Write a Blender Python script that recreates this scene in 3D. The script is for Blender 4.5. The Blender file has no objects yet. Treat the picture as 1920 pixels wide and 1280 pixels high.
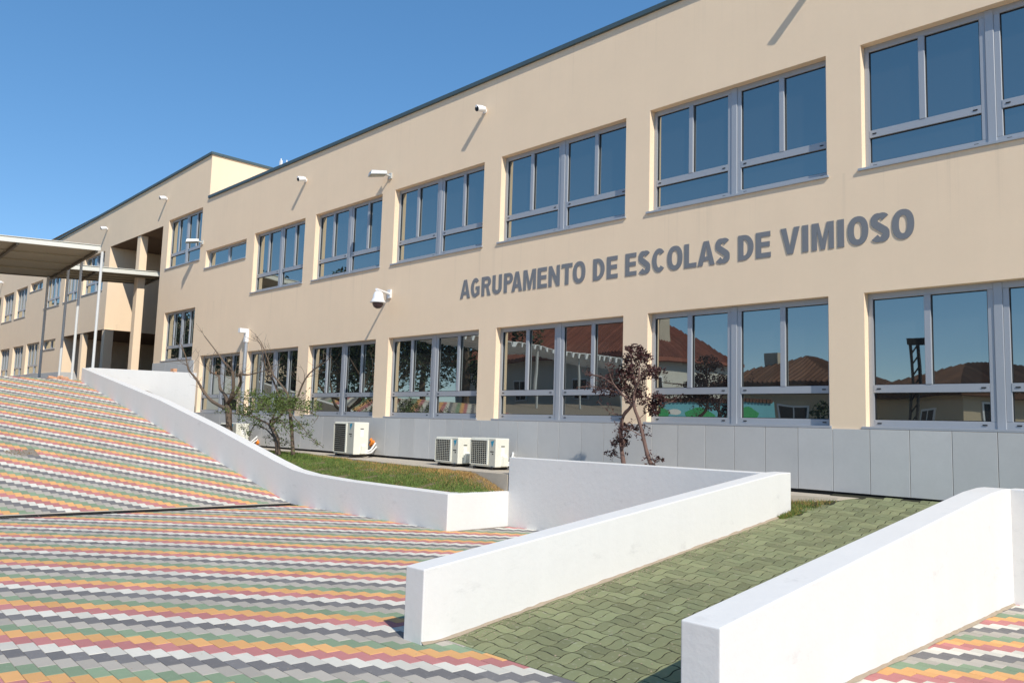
import bpy, bmesh, math, random
from mathutils import Vector, Matrix
from mathutils.geometry import tessellate_polygon
from mathutils import noise as mnoise

random.seed(7)
D = bpy.data
scn = bpy.context.scene
C = scn.collection

# ------------------------------------------------------------------ camera
F_PX = 1514.84
CAM = Vector((0.0, -10.0, 0.0))
yaw, pit, rol = math.radians(-45.604), math.radians(5.947), math.radians(1.715)
fw = Vector((math.sin(yaw) * math.cos(pit), math.cos(yaw) * math.cos(pit), math.sin(pit)))
rt0 = Vector((math.cos(yaw), -math.sin(yaw), 0))
up0 = rt0.cross(fw)
RT = math.cos(rol) * rt0 + math.sin(rol) * up0
UP = -math.sin(rol) * rt0 + math.cos(rol) * up0
cd = D.cameras.new('camera')
cd.sensor_width = 36.0
cd.lens = F_PX / 1920 * 36.0
cd.clip_start = 0.05
cd.clip_end = 2000
cam = D.objects.new('camera', cd)
C.objects.link(cam)
mw = Matrix((RT, UP, -fw)).transposed().to_4x4()
mw.translation = CAM
cam.matrix_world = mw
scn.camera = cam

# ------------------------------------------------------------------ light
SUN_TRAVEL = Vector((-1.05, 0.40, -1.0)).normalized()
s = -SUN_TRAVEL
sun_el = math.asin(s.z)
sun_az = math.atan2(s.x, s.y)          # clockwise from +Y
w = D.worlds.new('World')
scn.world = w
w.use_nodes = True
nt = w.node_tree
bg = nt.nodes['Background']
sky = nt.nodes.new('ShaderNodeTexSky')
sky.sky_type = 'NISHITA'
sky.sun_disc = False
sky.sun_elevation = sun_el
sky.sun_rotation = sun_az
sky.altitude = 700
sky.air_density = 0.7
sky.dust_density = 0.0
sky.ozone_density = 2.0
# the camera's picture style: softer gradient, richer blue
vm = nt.nodes.new('ShaderNodeVectorMath')
vm.operation = 'SCALE'
vm.inputs['Scale'].default_value = 0.1
gm_ = nt.nodes.new('ShaderNodeGamma')
gm_.inputs['Gamma'].default_value = 0.6
hsv = nt.nodes.new('ShaderNodeHueSaturation')
hsv.inputs['Saturation'].default_value = 1.56
hsv.inputs['Value'].default_value = 9.7
nt.links.new(sky.outputs[0], vm.inputs[0])
nt.links.new(vm.outputs[0], gm_.inputs[0])
nt.links.new(gm_.outputs[0], hsv.inputs['Color'])
nt.links.new(hsv.outputs[0], bg.inputs[0])
bg.inputs[1].default_value = 0.10
sl = D.lights.new('sun', 'SUN')
sl.energy = 3.55
sl.angle = math.radians(0.53)
sl.color = (1.0, 0.95, 0.86)
so = D.objects.new('sun', sl)
C.objects.link(so)
so.rotation_euler = SUN_TRAVEL.to_track_quat('-Z', 'Y').to_euler()
so.location = (20, -20, 30)
scn.view_settings.view_transform = 'Standard'
scn.view_settings.look = 'None'
scn.view_settings.gamma = 1
scn.view_settings.use_curve_mapping = False
scn.view_settings.exposure = 0.38


# ------------------------------------------------------------------ materials
def nmat(name, col, rough=0.8, var=0.12, vscale=6.0, bump=0.0, bscale=60.0, metallic=0.0,
         streak=0.0, blotch=0.0, rnd=0.0, spec=0.3, hue=0.0, speck=0.0, spk_scale=180.0, spk_col=(0.6, 0.6, 0.6), runs=False, scuff=0.0):
    """procedural: base colour x large noise x fine noise, optional vertical streaks, per-piece random, bump"""
    m = D.materials.new(name)
    m.use_nodes = True
    t = m.node_tree
    N, L = t.nodes, t.links
    b = N['Principled BSDF']
    b.inputs['Roughness'].default_value = rough
    b.inputs['Metallic'].default_value = metallic
    b.inputs['Specular IOR Level'].default_value = spec
    tc = N.new('ShaderNodeTexCoord')
    geo = N.new('ShaderNodeNewGeometry')

    def noise(scale, det=4, vec=None, rgh=0.6):
        n = N.new('ShaderNodeTexNoise')
        n.inputs['Scale'].default_value = scale
        n.inputs['Detail'].default_value = det
        n.inputs['Roughness'].default_value = rgh
        L.new(vec if vec else geo.outputs['Position'], n.inputs['Vector'])
        return n.outputs['Fac']

    def math_(op, a, bb):
        n = N.new('ShaderNodeMath')
        n.operation = op
        for i, v in enumerate((a, bb)):
            if isinstance(v, (int, float)):
                n.inputs[i].default_value = v
            else:
                L.new(v, n.inputs[i])
        return n.outputs[0]

    fac = math_('MULTIPLY_ADD', noise(vscale), 2 * var)
    N_ = fac.node
    N_.inputs[2].default_value = 1 - var
    f2 = math_('MULTIPLY_ADD', noise(vscale * 9, 3), var)
    f2.node.inputs[2].default_value = 1 - var * 0.5
    fac = math_('MULTIPLY', fac, f2)
    if blotch:
        n = math_('MULTIPLY_ADD', noise(0.7, 5), 2 * blotch)
        n.node.inputs[2].default_value = 1 - blotch
        fac = math_('MULTIPLY', fac, n)
    if streak:
        mp = N.new('ShaderNodeMapping')
        mp.inputs['Scale'].default_value = (3.5, 3.5, 0.16)
        L.new(geo.outputs['Position'], mp.inputs['Vector'])
        n = math_('MULTIPLY_ADD', noise(1.6, 5, mp.outputs[0], 0.65), 2 * streak)
        n.node.inputs[2].default_value = 1 - streak
        fac = math_('MULTIPLY', fac, n)
    if rnd:
        at = N.new('ShaderNodeAttribute')
        at.attribute_name = 'rnd'
        oi = N.new('ShaderNodeObjectInfo')
        sm = math_('FRACT', math_('ADD', at.outputs['Fac'], oi.outputs['Random']), 0)
        n = math_('MULTIPLY_ADD', sm, 2 * rnd)
        n.node.inputs[2].default_value = 1 - rnd
        fac = math_('MULTIPLY', fac, n)
    if runs:
        # rain runs below the upper sills and the roof edge: thin stains of uneven length
        sp = N.new('ShaderNodeSeparateXYZ')
        L.new(geo.outputs['Position'], sp.inputs[0])
        mp = N.new('ShaderNodeMapping')
        mp.inputs['Scale'].default_value = (9.0, 9.0, 0.12)
        L.new(geo.outputs['Position'], mp.inputs['Vector'])
        st = noise(1.0, 3, mp.outputs[0], 0.7)
        for ztop, zlow, amt in ((3.33, 2.35, 0.11), (6.55, 5.5, 0.07)):
            fd = N.new('ShaderNodeMapRange')
            fd.inputs['From Min'].default_value = zlow
            fd.inputs['From Max'].default_value = ztop
            L.new(sp.outputs['Z'], fd.inputs['Value'])
            under = math_('LESS_THAN', sp.outputs['Z'], ztop)
            th = N.new('ShaderNodeMapRange')
            th.inputs['From Min'].default_value = 0.56
            th.inputs['From Max'].default_value = 0.74
            L.new(st, th.inputs['Value'])
            mk = math_('MULTIPLY', math_('MULTIPLY', fd.outputs[0], under), th.outputs[0])
            dk = math_('MULTIPLY_ADD', mk, -amt)
            dk.node.inputs[2].default_value = 1.0
            fac = math_('MULTIPLY', fac, dk)
    if scuff:
        mp = N.new('ShaderNodeMapping')
        mp.inputs['Scale'].default_value = (1.0, 1.0, 2.2)
        mp.inputs['Rotation'].default_value = (0.2, 0.3, 0.4)
        L.new(geo.outputs['Position'], mp.inputs['Vector'])
        th = N.new('ShaderNodeMapRange')
        th.inputs['From Min'].default_value = 0.60
        th.inputs['From Max'].default_value = 0.72
        L.new(noise(2.6, 9, mp.outputs[0], 0.72), th.inputs['Value'])
        dk = math_('MULTIPLY_ADD', th.outputs[0], -scuff)
        dk.node.inputs[2].default_value = 1.0
        fac = math_('MULTIPLY', fac, dk)
    mix = N.new('ShaderNodeMix')
    mix.data_type = 'RGBA'
    mix.blend_type = 'MULTIPLY'
    mix.inputs['Factor'].default_value = 1
    mix.inputs['A'].default_value = (*col, 1)
    comb = N.new('ShaderNodeCombineColor')
    for i in range(3):
        L.new(fac, comb.inputs[i])
    L.new(comb.outputs[0], mix.inputs['B'])
    out = mix.outputs['Result']
    if speck:
        v = N.new('ShaderNodeTexNoise')
        v.inputs['Scale'].default_value = spk_scale
        v.inputs['Detail'].default_value = 2
        L.new(geo.outputs['Position'], v.inputs['Vector'])
        r = N.new('ShaderNodeMapRange')
        r.inputs['From Min'].default_value = 0.62
        r.inputs['From Max'].default_value = 0.72
        r.inputs['To Max'].default_value = speck
        L.new(v.outputs['Fac'], r.inputs['Value'])
        mx = N.new('ShaderNodeMix')
        mx.data_type = 'RGBA'
        L.new(r.outputs[0], mx.inputs['Factor'])
        L.new(out, mx.inputs['A'])
        mx.inputs['B'].default_value = (*spk_col, 1)
        out = mx.outputs['Result']
    if hue:
        hs = N.new('ShaderNodeHueSaturation')
        h = math_('MULTIPLY_ADD', noise(vscale * 0.6, 2), hue)
        h.node.inputs[2].default_value = 0.5 - hue / 2
        L.new(h, hs.inputs['Hue'])
        L.new(out, hs.inputs['Color'])
        out = hs.outputs[0]
    L.new(out, b.inputs['Base Color'])
    if bump:
        bp = N.new('ShaderNodeBump')
        bp.inputs['Strength'].default_value = bump
        bp.inputs['Distance'].default_value = 0.01
        L.new(noise(bscale, 5), bp.inputs['Height'])
        L.new(bp.outputs[0], b.inputs['Normal'])
    return m


def glass_mat(name, tint, refl, dark):
    """reflective solar glass: mirror coat over a dark tinted body"""
    m = D.materials.new(name)
    m.use_nodes = True
    t = m.node_tree
    N, L = t.nodes, t.links
    out = N['Material Output']
    b = N['Principled BSDF']
    b.inputs['Base Color'].default_value = (*dark, 1)
    b.inputs['Roughness'].default_value = 0.3
    b.inputs['Specular IOR Level'].default_value = 0.0
    g = N.new('ShaderNodeBsdfGlossy')
    g.inputs['Color'].default_value = (*tint, 1)
    g.inputs['Roughness'].default_value = 0.01
    geo = N.new('ShaderNodeNewGeometry')
    nz = N.new('ShaderNodeTexNoise')
    nz.inputs['Scale'].default_value = 1.3
    nz.inputs['Detail'].default_value = 1
    L.new(geo.outputs['Position'], nz.inputs['Vector'])
    bp = N.new('ShaderNodeBump')
    bp.inputs['Strength'].default_value = 0.22
    bp.inputs['Distance'].default_value = 0.01
    L.new(nz.outputs['Fac'], bp.inputs['Height'])
    L.new(bp.outputs[0], g.inputs['Normal'])
    lw = N.new('ShaderNodeLayerWeight')
    lw.inputs['Blend'].default_value = 0.25
    mr = N.new('ShaderNodeMapRange')
    mr.inputs['To Min'].default_value = refl
    mr.inputs['To Max'].default_value = 0.95
    L.new(lw.outputs['Fresnel'], mr.inputs['Value'])
    mx = N.new('ShaderNodeMixShader')
    L.new(mr.outputs[0], mx.inputs[0])
    L.new(b.outputs[0], mx.inputs[1])
    L.new(g.outputs[0], mx.inputs[2])
    L.new(mx.outputs[0], out.inputs['Surface'])
    return m


M = {}
M['plaster'] = nmat('cream_plaster', (0.89, 0.69, 0.488), 0.9, 0.03, 2.0, 0.25, 140, streak=0.025, blotch=0.045, runs=True, spec=0.15)
M['white'] = nmat('white_wall_paint', (0.715, 0.70, 0.675), 0.75, 0.02, 3.0, 0.30, 14, streak=0.03, blotch=0.03, spec=0.25, scuff=0.13)
M['alu'] = nmat('grey_aluminium', (0.40, 0.415, 0.44), 0.42, 0.03, 4, metallic=0.25, spec=0.5)
M['alu_dark'] = nmat('dark_rubber', (0.02, 0.02, 0.022), 0.6)
M['glass'] = glass_mat('reflective_glass', (0.80, 0.84, 0.78), 0.43, (0.026, 0.027, 0.027))
M['stone'] = nmat('grey_granite', (0.53, 0.52, 0.50), 0.75, 0.07, 3.0, 0.15, 120, rnd=0.06, speck=0.25, spk_scale=90, spk_col=(0.5, 0.5, 0.5), blotch=0.06)
M['coping'] = nmat('dark_metal_coping', (0.085, 0.125, 0.14), 0.5, 0.06, 3, metallic=0.3)
M['backing'] = nmat('dark_gap', (0.03, 0.03, 0.03), 0.95)
M['letter'] = nmat('brushed_grey_letter', (0.215, 0.215, 0.22), 0.45, 0.05, 3, metallic=0.1, spec=0.5)
M['concrete'] = nmat('pale_concrete', (0.47, 0.41, 0.33), 0.95, 0.12, 3, 0.4, 60, blotch=0.12)
M['sand'] = nmat('sandy_mortar', (0.36, 0.29, 0.215), 1.0, 0.2, 12, 0.5, 70)
M['joint'] = nmat('joint_sand', (0.26, 0.22, 0.18), 1.0, 0.25, 20, 0.4, 90)
M['mossjoint'] = nmat('mossy_joint', (0.035, 0.034, 0.02), 1.0, 0.3, 20, 0.4, 90)
M['soil'] = nmat('dry_soil', (0.19, 0.14, 0.085), 1.0, 0.25, 5, 0.6, 40, blotch=0.2)
M['land'] = nmat('dry_land', (0.20, 0.17, 0.11), 1.0, 0.25, 0.2, 0.3, 8, blotch=0.2)
PAVE = [('dark', (0.185, 0.176, 0.175)), ('lightgrey', (0.43, 0.39, 0.335)), ('green', (0.235, 0.31, 0.20)),
        ('orange', (0.70, 0.38, 0.155)), ('red', (0.50, 0.205, 0.195)), ('white', (0.655, 0.62, 0.54))]
for n, c in PAVE:
    M['pv_' + n] = nmat('paver_' + n, c, 0.85, 0.06, 7, 0.25, 150, rnd=0.12, blotch=0.09, spec=0.3, speck=0.12, spk_scale=35, spk_col=(0.5, 0.47, 0.42))
M['pv_moss'] = nmat('paver_moss_green', (0.212, 0.225, 0.118), 0.9, 0.14, 6, 0.45, 110, rnd=0.22, blotch=0.10, hue=0.05, speck=0.45, spk_scale=26, spk_col=(0.36, 0.35, 0.27))
M['iron'] = nmat('black_iron', (0.018, 0.018, 0.018), 0.6, metallic=0.3)
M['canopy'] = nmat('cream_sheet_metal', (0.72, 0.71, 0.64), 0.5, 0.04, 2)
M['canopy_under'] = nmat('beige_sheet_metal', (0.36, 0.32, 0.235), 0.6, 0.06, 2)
M['steel_post'] = nmat('painted_steel', (0.62, 0.63, 0.62), 0.45, 0.04, 3)
M['canopy_beam'] = nmat('brown_steel', (0.14, 0.12, 0.09), 0.55, 0.06, 3)
M['ac'] = nmat('ivory_casing', (0.74, 0.72, 0.62), 0.45, 0.02, 3)
M['ac_grey'] = nmat('grey_green_casing', (0.52, 0.50, 0.42), 0.5, 0.02, 3)
M['black'] = nmat('black_plastic', (0.014, 0.014, 0.015), 0.5)
M['logo'] = nmat('blue_mark', (0.03, 0.28, 0.42), 0.5, 0.02)
M['foam'] = nmat('orange_foam', (0.80, 0.25, 0.04), 0.9, 0.15, 30, 0.6, 60)
M['pipe'] = nmat('white_pipe', (0.78, 0.77, 0.74), 0.6)
M['camwhite'] = nmat('white_plastic', (0.80, 0.80, 0.80), 0.35, 0.01, spec=0.5)
M['smoke'] = nmat('smoked_dome', (0.05, 0.025, 0.03), 0.12, spec=0.7)
M['lamp_glass'] = nmat('lamp_glass', (0.30, 0.34, 0.30), 0.2, spec=0.6)
M['lamp_body'] = nmat('lamp_body', (0.55, 0.57, 0.56), 0.4, metallic=0.2)
M['bark'] = nmat('grey_bark', (0.145, 0.105, 0.075), 0.95, 0.3, 14, 0.8, 50)
M['bark_plum'] = nmat('plum_bark', (0.17, 0.105, 0.085), 0.9, 0.3, 14, 0.6, 50)
M['leaf'] = nmat('green_leaf', (0.085, 0.12, 0.028), 0.6, 0.25, 9, rnd=0.45, hue=0.06)
M['leaf_plum'] = nmat('purple_leaf', (0.055, 0.019, 0.017), 0.55, 0.3, 9, rnd=0.5, hue=0.05, spec=0.4)
M['leaf_dark'] = nmat('dark_leaf', (0.035, 0.055, 0.022), 0.7, 0.3, 2, rnd=0.4)
M['grass'] = nmat('grass_blade', (0.125, 0.185, 0.04), 0.75, 0.2, 3, rnd=0.4)
M['grass_dry'] = nmat('dry_grass_blade', (0.44, 0.27, 0.095), 0.8, 0.2, 3, rnd=0.4)
M['brick'] = nmat('terracotta', (0.60, 0.33, 0.20), 0.9, 0.15, 10, 0.4, 50)
M['tile'] = nmat('roof_tile', (0.21, 0.075, 0.05), 0.9, 0.4, 2.2, 0.5, 8, rnd=0.25)
M['tile_brown'] = nmat('brown_roof_tile', (0.13, 0.065, 0.04), 0.9, 0.3, 1.2, 0.5, 8, rnd=0.25)
M['recess'] = nmat('brown_recess_shade', (0.17, 0.115, 0.08), 0.9, 0.06, 2)  # recess shade put into the colour, darker than the plaster around it
M['house'] = nmat('house_render', (0.62, 0.60, 0.54), 0.95, 0.06, 1, streak=0.06)
M['house_beige'] = nmat('beige_house_render', (0.56, 0.46, 0.32), 0.95, 0.06, 1, streak=0.06)
M['blind'] = glass_mat('glass_over_cream_blind', (0.70, 0.80, 0.84), 0.12, (0.52, 0.46, 0.32))
M['doorglass'] = glass_mat('dark_door_glass', (0.5, 0.5, 0.5), 0.05, (0.01, 0.01, 0.01))
M['mural_sky'] = nmat('mural_blue', (0.16, 0.44, 0.52), 0.9, 0.12, 1.2)
M['mural_green'] = nmat('mural_green', (0.05, 0.33, 0.12), 0.9, 0.15, 4)
M['mural_trunk'] = nmat('mural_purple', (0.16, 0.10, 0.20), 0.9)
M['mural_orange'] = nmat('mural_orange', (0.70, 0.22, 0.08), 0.9)
M['mural_red'] = nmat('mural_red_brown', (0.30, 0.10, 0.08), 0.9, 0.1)


# ------------------------------------------------------------------ mesh helpers
class MB:
    def __init__(self):
        self.v, self.f, self.mi, self.r = [], [], [], []

    def poly(self, pts, mi=0, r=0.0):
        b = len(self.v)
        self.v.extend([tuple(p) for p in pts])
        self.f.append(tuple(range(b, b + len(pts))))
        self.mi.append(mi)
        self.r.append(r)

    def mesh_part(self, vs, fs, mi=0, r=0.0):
        b = len(self.v)
        self.v.extend([tuple(p) for p in vs])
        for f in fs:
            self.f.append(tuple(i + b for i in f))
            self.mi.append(mi)
            self.r.append(r)

    def box(self, x0, x1, y0, y1, z0, z1, mi=0, mat=None):
        vs = [Vector((x, y, z)) for z in (z0, z1) for y in (y0, y1) for x in (x0, x1)]
        if mat is not None:
            vs = [mat @ p for p in vs]
        self.mesh_part(vs, [(0, 2, 3, 1), (4, 5, 7, 6), (0, 1, 5, 4), (2, 6, 7, 3), (0, 4, 6, 2), (1, 3, 7, 5)], mi)

    def hexa(self, bot, top, mi=0):
        """bot, top: 4 points each counter-clockwise seen from above"""
        self.mesh_part(list(bot) + list(top), [(3, 2, 1, 0), (4, 5, 6, 7), (0, 1, 5, 4), (1, 2, 6, 5), (2, 3, 7, 6), (3, 0, 4, 7)], mi)

    def tube(self, pts, rad, n=6, mi=0, cap=True, r=0.0):
        pts = [Vector(p) for p in pts]
        if not isinstance(rad, (list, tuple)):
            rad = [rad] * len(pts)
        rings = []
        ref = Vector((0.31, 0.17, 0.93))
        for i, p in enumerate(pts):
            d = (pts[min(i + 1, len(pts) - 1)] - pts[max(i - 1, 0)])
            if d.length < 1e-9:
                d = Vector((0, 0, 1))
            d.normalize()
            a = d.cross(ref)
            if a.length < 1e-3:
                a = d.cross(Vector((1, 0, 0)))
            a.normalize()
            bb = d.cross(a)
            rings.append([p + (a * math.cos(2 * math.pi * k / n) + bb * math.sin(2 * math.pi * k / n)) * rad[i] for k in range(n)])
        vs = [q for rr in rings for q in rr]
        fs = []
        for i in range(len(pts) - 1):
            for k in range(n):
                k2 = (k + 1) % n
                fs.append((i * n + k, (i + 1) * n + k, (i + 1) * n + k2, i * n + k2))
        if cap:
            fs.append(tuple(range(n)))
            fs.append(tuple(reversed([(len(pts) - 1) * n + k for k in range(n)])))
        self.mesh_part(vs, fs, mi, r)

    def make(self, name, mats, bevel=0.0, seg=2, smooth=False):
        me = D.meshes.new(name)
        me.from_pydata(self.v, [], self.f)
        for m in mats:
            me.materials.append(m)
        if len(mats) > 1:
            me.polygons.foreach_set('material_index', self.mi)
        if any(self.r):
            a = me.attributes.new('rnd', 'FLOAT', 'FACE')
            a.data.foreach_set('value', self.r)
        if bevel:
            bm = bmesh.new()
            bm.from_mesh(me)
            bmesh.ops.remove_doubles(bm, verts=bm.verts, dist=1e-5)
            bmesh.ops.recalc_face_normals(bm, faces=bm.faces)
            es = [e for e in bm.edges if len(e.link_faces) == 2 and e.calc_face_angle(0) > 0.3]
            bmesh.ops.bevel(bm, geom=es, offset=bevel, segments=seg, affect='EDGES', profile=0.5)
            bm.to_mesh(me)
            bm.free()
        if smooth:
            me.polygons.foreach_set('use_smooth', [True] * len(me.polygons))
        me.update()
        return me

    def build(self, name, mats, parent=None, bevel=0.0, seg=2, smooth=False, **tags):
        if not isinstance(mats, (list, tuple)):
            mats = [mats]
        return link(name, self.make(name, mats, bevel, seg, smooth), parent, **tags)


def link(name, me, parent=None, **tags):
    o = D.objects.new(name, me)
    C.objects.link(o)
    if parent is not None:
        o.parent = parent
        pw = world_loc(parent)
        o.location = -pw
    for k, v in tags.items():
        o[k] = v
    return o


def world_loc(o):
    l = Vector((0, 0, 0))
    while o is not None:
        l = l + Vector(o.location)
        o = o.parent
    return l


def thing(name, loc, label, cat, group=None):
    o = D.objects.new(name, None)
    o.empty_display_size = 0.2
    C.objects.link(o)
    o.location = loc
    o['label'] = label
    o['category'] = cat
    if group:
        o['group'] = group
    return o


def dup(root, loc, label, group=None):
    r = root.copy()
    C.objects.link(r)
    r.location = loc
    r['label'] = label
    if group:
        r['group'] = group
    for ch in list(root.children):
        c = ch.copy()
        C.objects.link(c)
        c.parent = r
        for g in list(ch.children):
            d = g.copy()
            C.objects.link(d)
            d.parent = c
    return r


def px(P):
    d = Vector(P) - CAM
    z = d.dot(fw)
    if z < 0.1:
        return None
    return (960 + F_PX * d.dot(RT) / z, 640 - F_PX * d.dot(UP) / z, z)


# ------------------------------------------------------------------ ground
XD, GZ, SL, XT, ZT = -13.1, -1.5, 0.196, -25.6, 0.95


def drain_x(y):
    return -13.05 + 0.051 * (y + 2.47)


def zg(x, y):
    d = drain_x(y) - 0.145 - x
    return GZ if d < 0 else min(ZT, GZ + SL * d)


def sheet(name, xs, y0, y1, zf, m, parent=None, **t):
    b = MB()
    n = len(xs)
    b.mesh_part([(x, y, zf(x)) for y in (y0, y1) for x in xs], [(i, i + 1, n + i + 1, n + i) for i in range(n - 1)])
    return b.build(name, m, parent, **t)


b = MB()
b.poly([(-900, -900, -1.62), (900, -900, -1.62), (900, 900, -1.62), (-900, 900, -1.62)])
b.build('ground', M['land'], kind='structure')
b = MB()
rows = []
for y in (-60, -30, -14, -8, -5, -1.0):
    xd = drain_x(y) - 0.145
    rows.append([(-60, y, ZT - .0045), (xd - (ZT - GZ) / SL, y, ZT - .0045), (xd, y, GZ - .0045), (30, y, GZ - .0045)])
b.mesh_part([p for r_ in rows for p in r_], [(i * 4 + k, i * 4 + k + 1, i * 4 + k + 5, i * 4 + k + 4) for i in range(len(rows) - 1) for k in range(3)])
plaza = b.build('plaza', M['joint'], kind='structure')

# coloured pavers: raking bond, each course shifted by half a brick
LB = 0.202


def clip(poly, a, bb, c):
    out = []
    for i in range(len(poly)):
        p, q = poly[i], poly[(i + 1) % len(poly)]
        dp, dq = a * p[0] + bb * p[1] - c, a * q[0] + bb * q[1] - c
        if dp <= 0:
            out.append(p)
        if dp * dq < 0:
            t = dp / (dp - dq)
            out.append((p[0] + (q[0] - p[0]) * t, p[1] + (q[1] - p[1]) * t))
    return out


def area(p):
    return 0.5 * abs(sum(p[i][0] * p[(i + 1) % len(p)][1] - p[(i + 1) % len(p)][0] * p[i][1] for i in range(len(p))))


def add_paver(mb, poly, zf, mi, r, ch=0.0025, gap=0.0016, dz=0.0):
    cx = sum(p[0] for p in poly) / len(poly)
    cy = sum(p[1] for p in poly) / len(poly)

    hw = max(max(abs(p[0] - cx) for p in poly), 0.01)
    hh = max(max(abs(p[1] - cy) for p in poly), 0.01)

    def ins(p, d):
        return (cx + (p[0] - cx) * max(0.0, 1 - d / hw), cy + (p[1] - cy) * max(0.0, 1 - d / hh))
    n = len(poly)
    p0 = [ins(p, gap) for p in poly]
    p1 = [ins(p, gap + ch) for p in poly]
    vs = [(x, y, zf(x, y) + dz) for x, y in p1] + [(x, y, zf(x, y) - ch * 0.8 + dz) for x, y in p0] + [(x, y, zf(x, y) - 0.018) for x, y in p0]
    fs = [tuple(range(n))]
    for i in range(n):
        j = (i + 1) % n
        fs.append((i, n + i, n + j, j))
        fs.append((n + i, 2 * n + i, 2 * n + j, n + j))
    mb.mesh_part(vs, fs, mi, r)


pave_mats = [M['pv_' + n] for n, _ in PAVE]


def lattice(ox, oy, th, x0, x1, y0, y1, test):
    """yields (m, n, corner polygon) whose centre passes test"""
    c, sn = math.cos(th), math.sin(th)
    cor = [(x0, y0), (x1, y0), (x0, y1), (x1, y1)]
    us = [c * (x - ox) + sn * (y - oy) for x, y in cor]
    vs = [-sn * (x - ox) + c * (y - oy) for x, y in cor]
    for n in range(int(min(vs) / (LB / 2)) - 1, int(max(vs) / (LB / 2)) + 2):
        for m in range(int(min(us) / LB - n / 2) - 1, int(max(us) / LB - n / 2) + 2):
            u, v = LB * (m + n / 2), LB / 2 * n
            pts = [(ox + c * a - sn * bb, oy + sn * a + c * bb) for a, bb in ((u, v), (u + LB, v), (u + LB, v + LB / 2), (u, v + LB / 2))]
            cx, cy = sum(p[0] for p in pts) / 4, sum(p[1] for p in pts) / 4
            if x0 <= cx <= x1 and y0 <= cy <= y1 and test(cx, cy):
                yield m, n, pts, cx, cy


RAMP_Y0, WCX, WDX = -6.2, -4.45, -2.40


def in_plaza(x, y):
    if -4.58 < x < -2.3 and y > RAMP_Y0 + 0.06:
        return False
    if x > -2.5 and y > -6.2:
        return False
    if x < -8.75 and y > -2.44:
        return False
    if -17.36 < x < -16.95 and -6.12 + (x + 17.36) * 0.3 < y < -5.58 + (x + 17.36) * -0.2:
        return False
    return y < -1.25


cands = []
TH = -0.048
for m, n, pts, cx, cy in lattice(-5.97, -8.57, TH, -26.5, 4.0, -13.0, -1.2, in_plaza):
    poly = pts
    cl = False
    if -4.75 < cx < -2.2 and max(p[1] for p in poly) > RAMP_Y0:
        poly = clip(poly, 0, 1, RAMP_Y0)
        cl = True
    xd = drain_x(cy)
    if abs(cx - xd) < 0.3:
        cl = True
        # keep either side of the drain (0.05 slope ignored within a brick)
        if cx > xd:
            poly = clip(poly, -1, 0.051, -(xd + 0.15) + 0.051 * cy)
        else:
            poly = clip(poly, 1, -0.051, (xd - 0.21) - 0.051 * cy)
    if len(poly) < 3 or area(poly) < 0.0004:
        continue
    cands.append((m % 6, poly, cx, cy, cl, TH))
for m, n, pts, cx, cy in lattice(-2.0, -4.85, TH, -2.3, 4.0, -6.2, -1.2, lambda x, y: True):
    cands.append((m % 6, pts, cx, cy, False, TH))


def vis_key(c):
    q = px((c[2], c[3], zg(c[2], c[3])))
    if q is None or not (-5 < q[0] < 1925 and -5 < q[1] < 1290):
        return None
    return q[2]


vis = []
for i, c in enumerate(cands):
    k = vis_key(c)
    if k is not None and not c[4] and not (c[2] > -4.7 and c[2] < -2.1 and c[3] > -6.3):
        vis.append((k, i))
vis.sort()
single = set(i for _, i in vis[:298])
pm = []
for ci in range(6):
    bb_ = MB()
    h = LB / 2
    add_paver(bb_, [(-h, -h / 2), (h, -h / 2), (h, h / 2), (-h, h / 2)], lambda x, y: 0.0, 0, 0.0)
    pm.append(bb_.make('paver', [pave_mats[ci]]))
far = MB()
for i, c in enumerate(cands):
    ci, poly, cx, cy, cl, th = c
    dz = random.uniform(-0.0012, 0.0012)
    if i in single:
        o = link('paver', pm[ci], plaza)
        o.location = (cx, cy, zg(cx, cy) + dz)
        o.rotation_euler = (random.gauss(0, 0.004), random.gauss(0, 0.003), th + random.gauss(0, 0.003))
    else:
        add_paver(far, poly, lambda x, y: zg(x, y), ci, random.random() * 0.98 + 0.01, dz=dz)
far.build('paving', pave_mats, plaza, kind='stuff')

# grey concrete edge just behind the drain and the tree pit left without pavers
b = MB()
ys = [-13, -10, -7, -4.5, -2.5]
for y0, y1 in zip(ys, ys[1:]):
    xa0, xa1 = drain_x(y0), drain_x(y1)
    b.hexa([(xa0 - 0.205, y0, -1.6), (xa0 - 0.146, y0, -1.6), (xa1 - 0.146, y1, -1.6), (xa1 - 0.205, y1, -1.6)],
           [(xa0 - 0.205, y0, zg(xa0 - 0.205, y0) + 0.003), (xa0 - 0.146, y0, zg(xa0 - 0.146, y0) + 0.003), (xa1 - 0.146, y1, zg(xa1 - 0.146, y1) + 0.003), (xa1 - 0.205, y1, zg(xa1 - 0.205, y1) + 0.003)])
b.build('drain_border', M['concrete'], plaza)

b = MB()
ctr = (-17.15, -5.85)
pts = []
for k in range(22):
    a = 2 * math.pi * k / 22
    pts.append((ctr[0] + (0.27 + 0.05 * math.sin(3 * a + 1)) * math.cos(a), ctr[1] + (0.36 + 0.06 * math.sin(2 * a)) * math.sin(a)))
b.poly([(x, y, zg(x, y) - 0.006) for x, y in pts])
for k in range(60):
    a, q = random.uniform(0, 6.28), math.sqrt(random.random()) * 0.9
    x, y = ctr[0] + 0.27 * q * math.cos(a), ctr[1] + 0.36 * q * math.sin(a)
    r = random.uniform(0.006, 0.018)
    b.tube([(x, y, zg(x, y) - 0.01), (x, y, zg(x, y) + r * 0.7)], [r, r * 0.5], 5)
pit = b.build('soil_patch', M['soil'], kind='structure')

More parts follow.
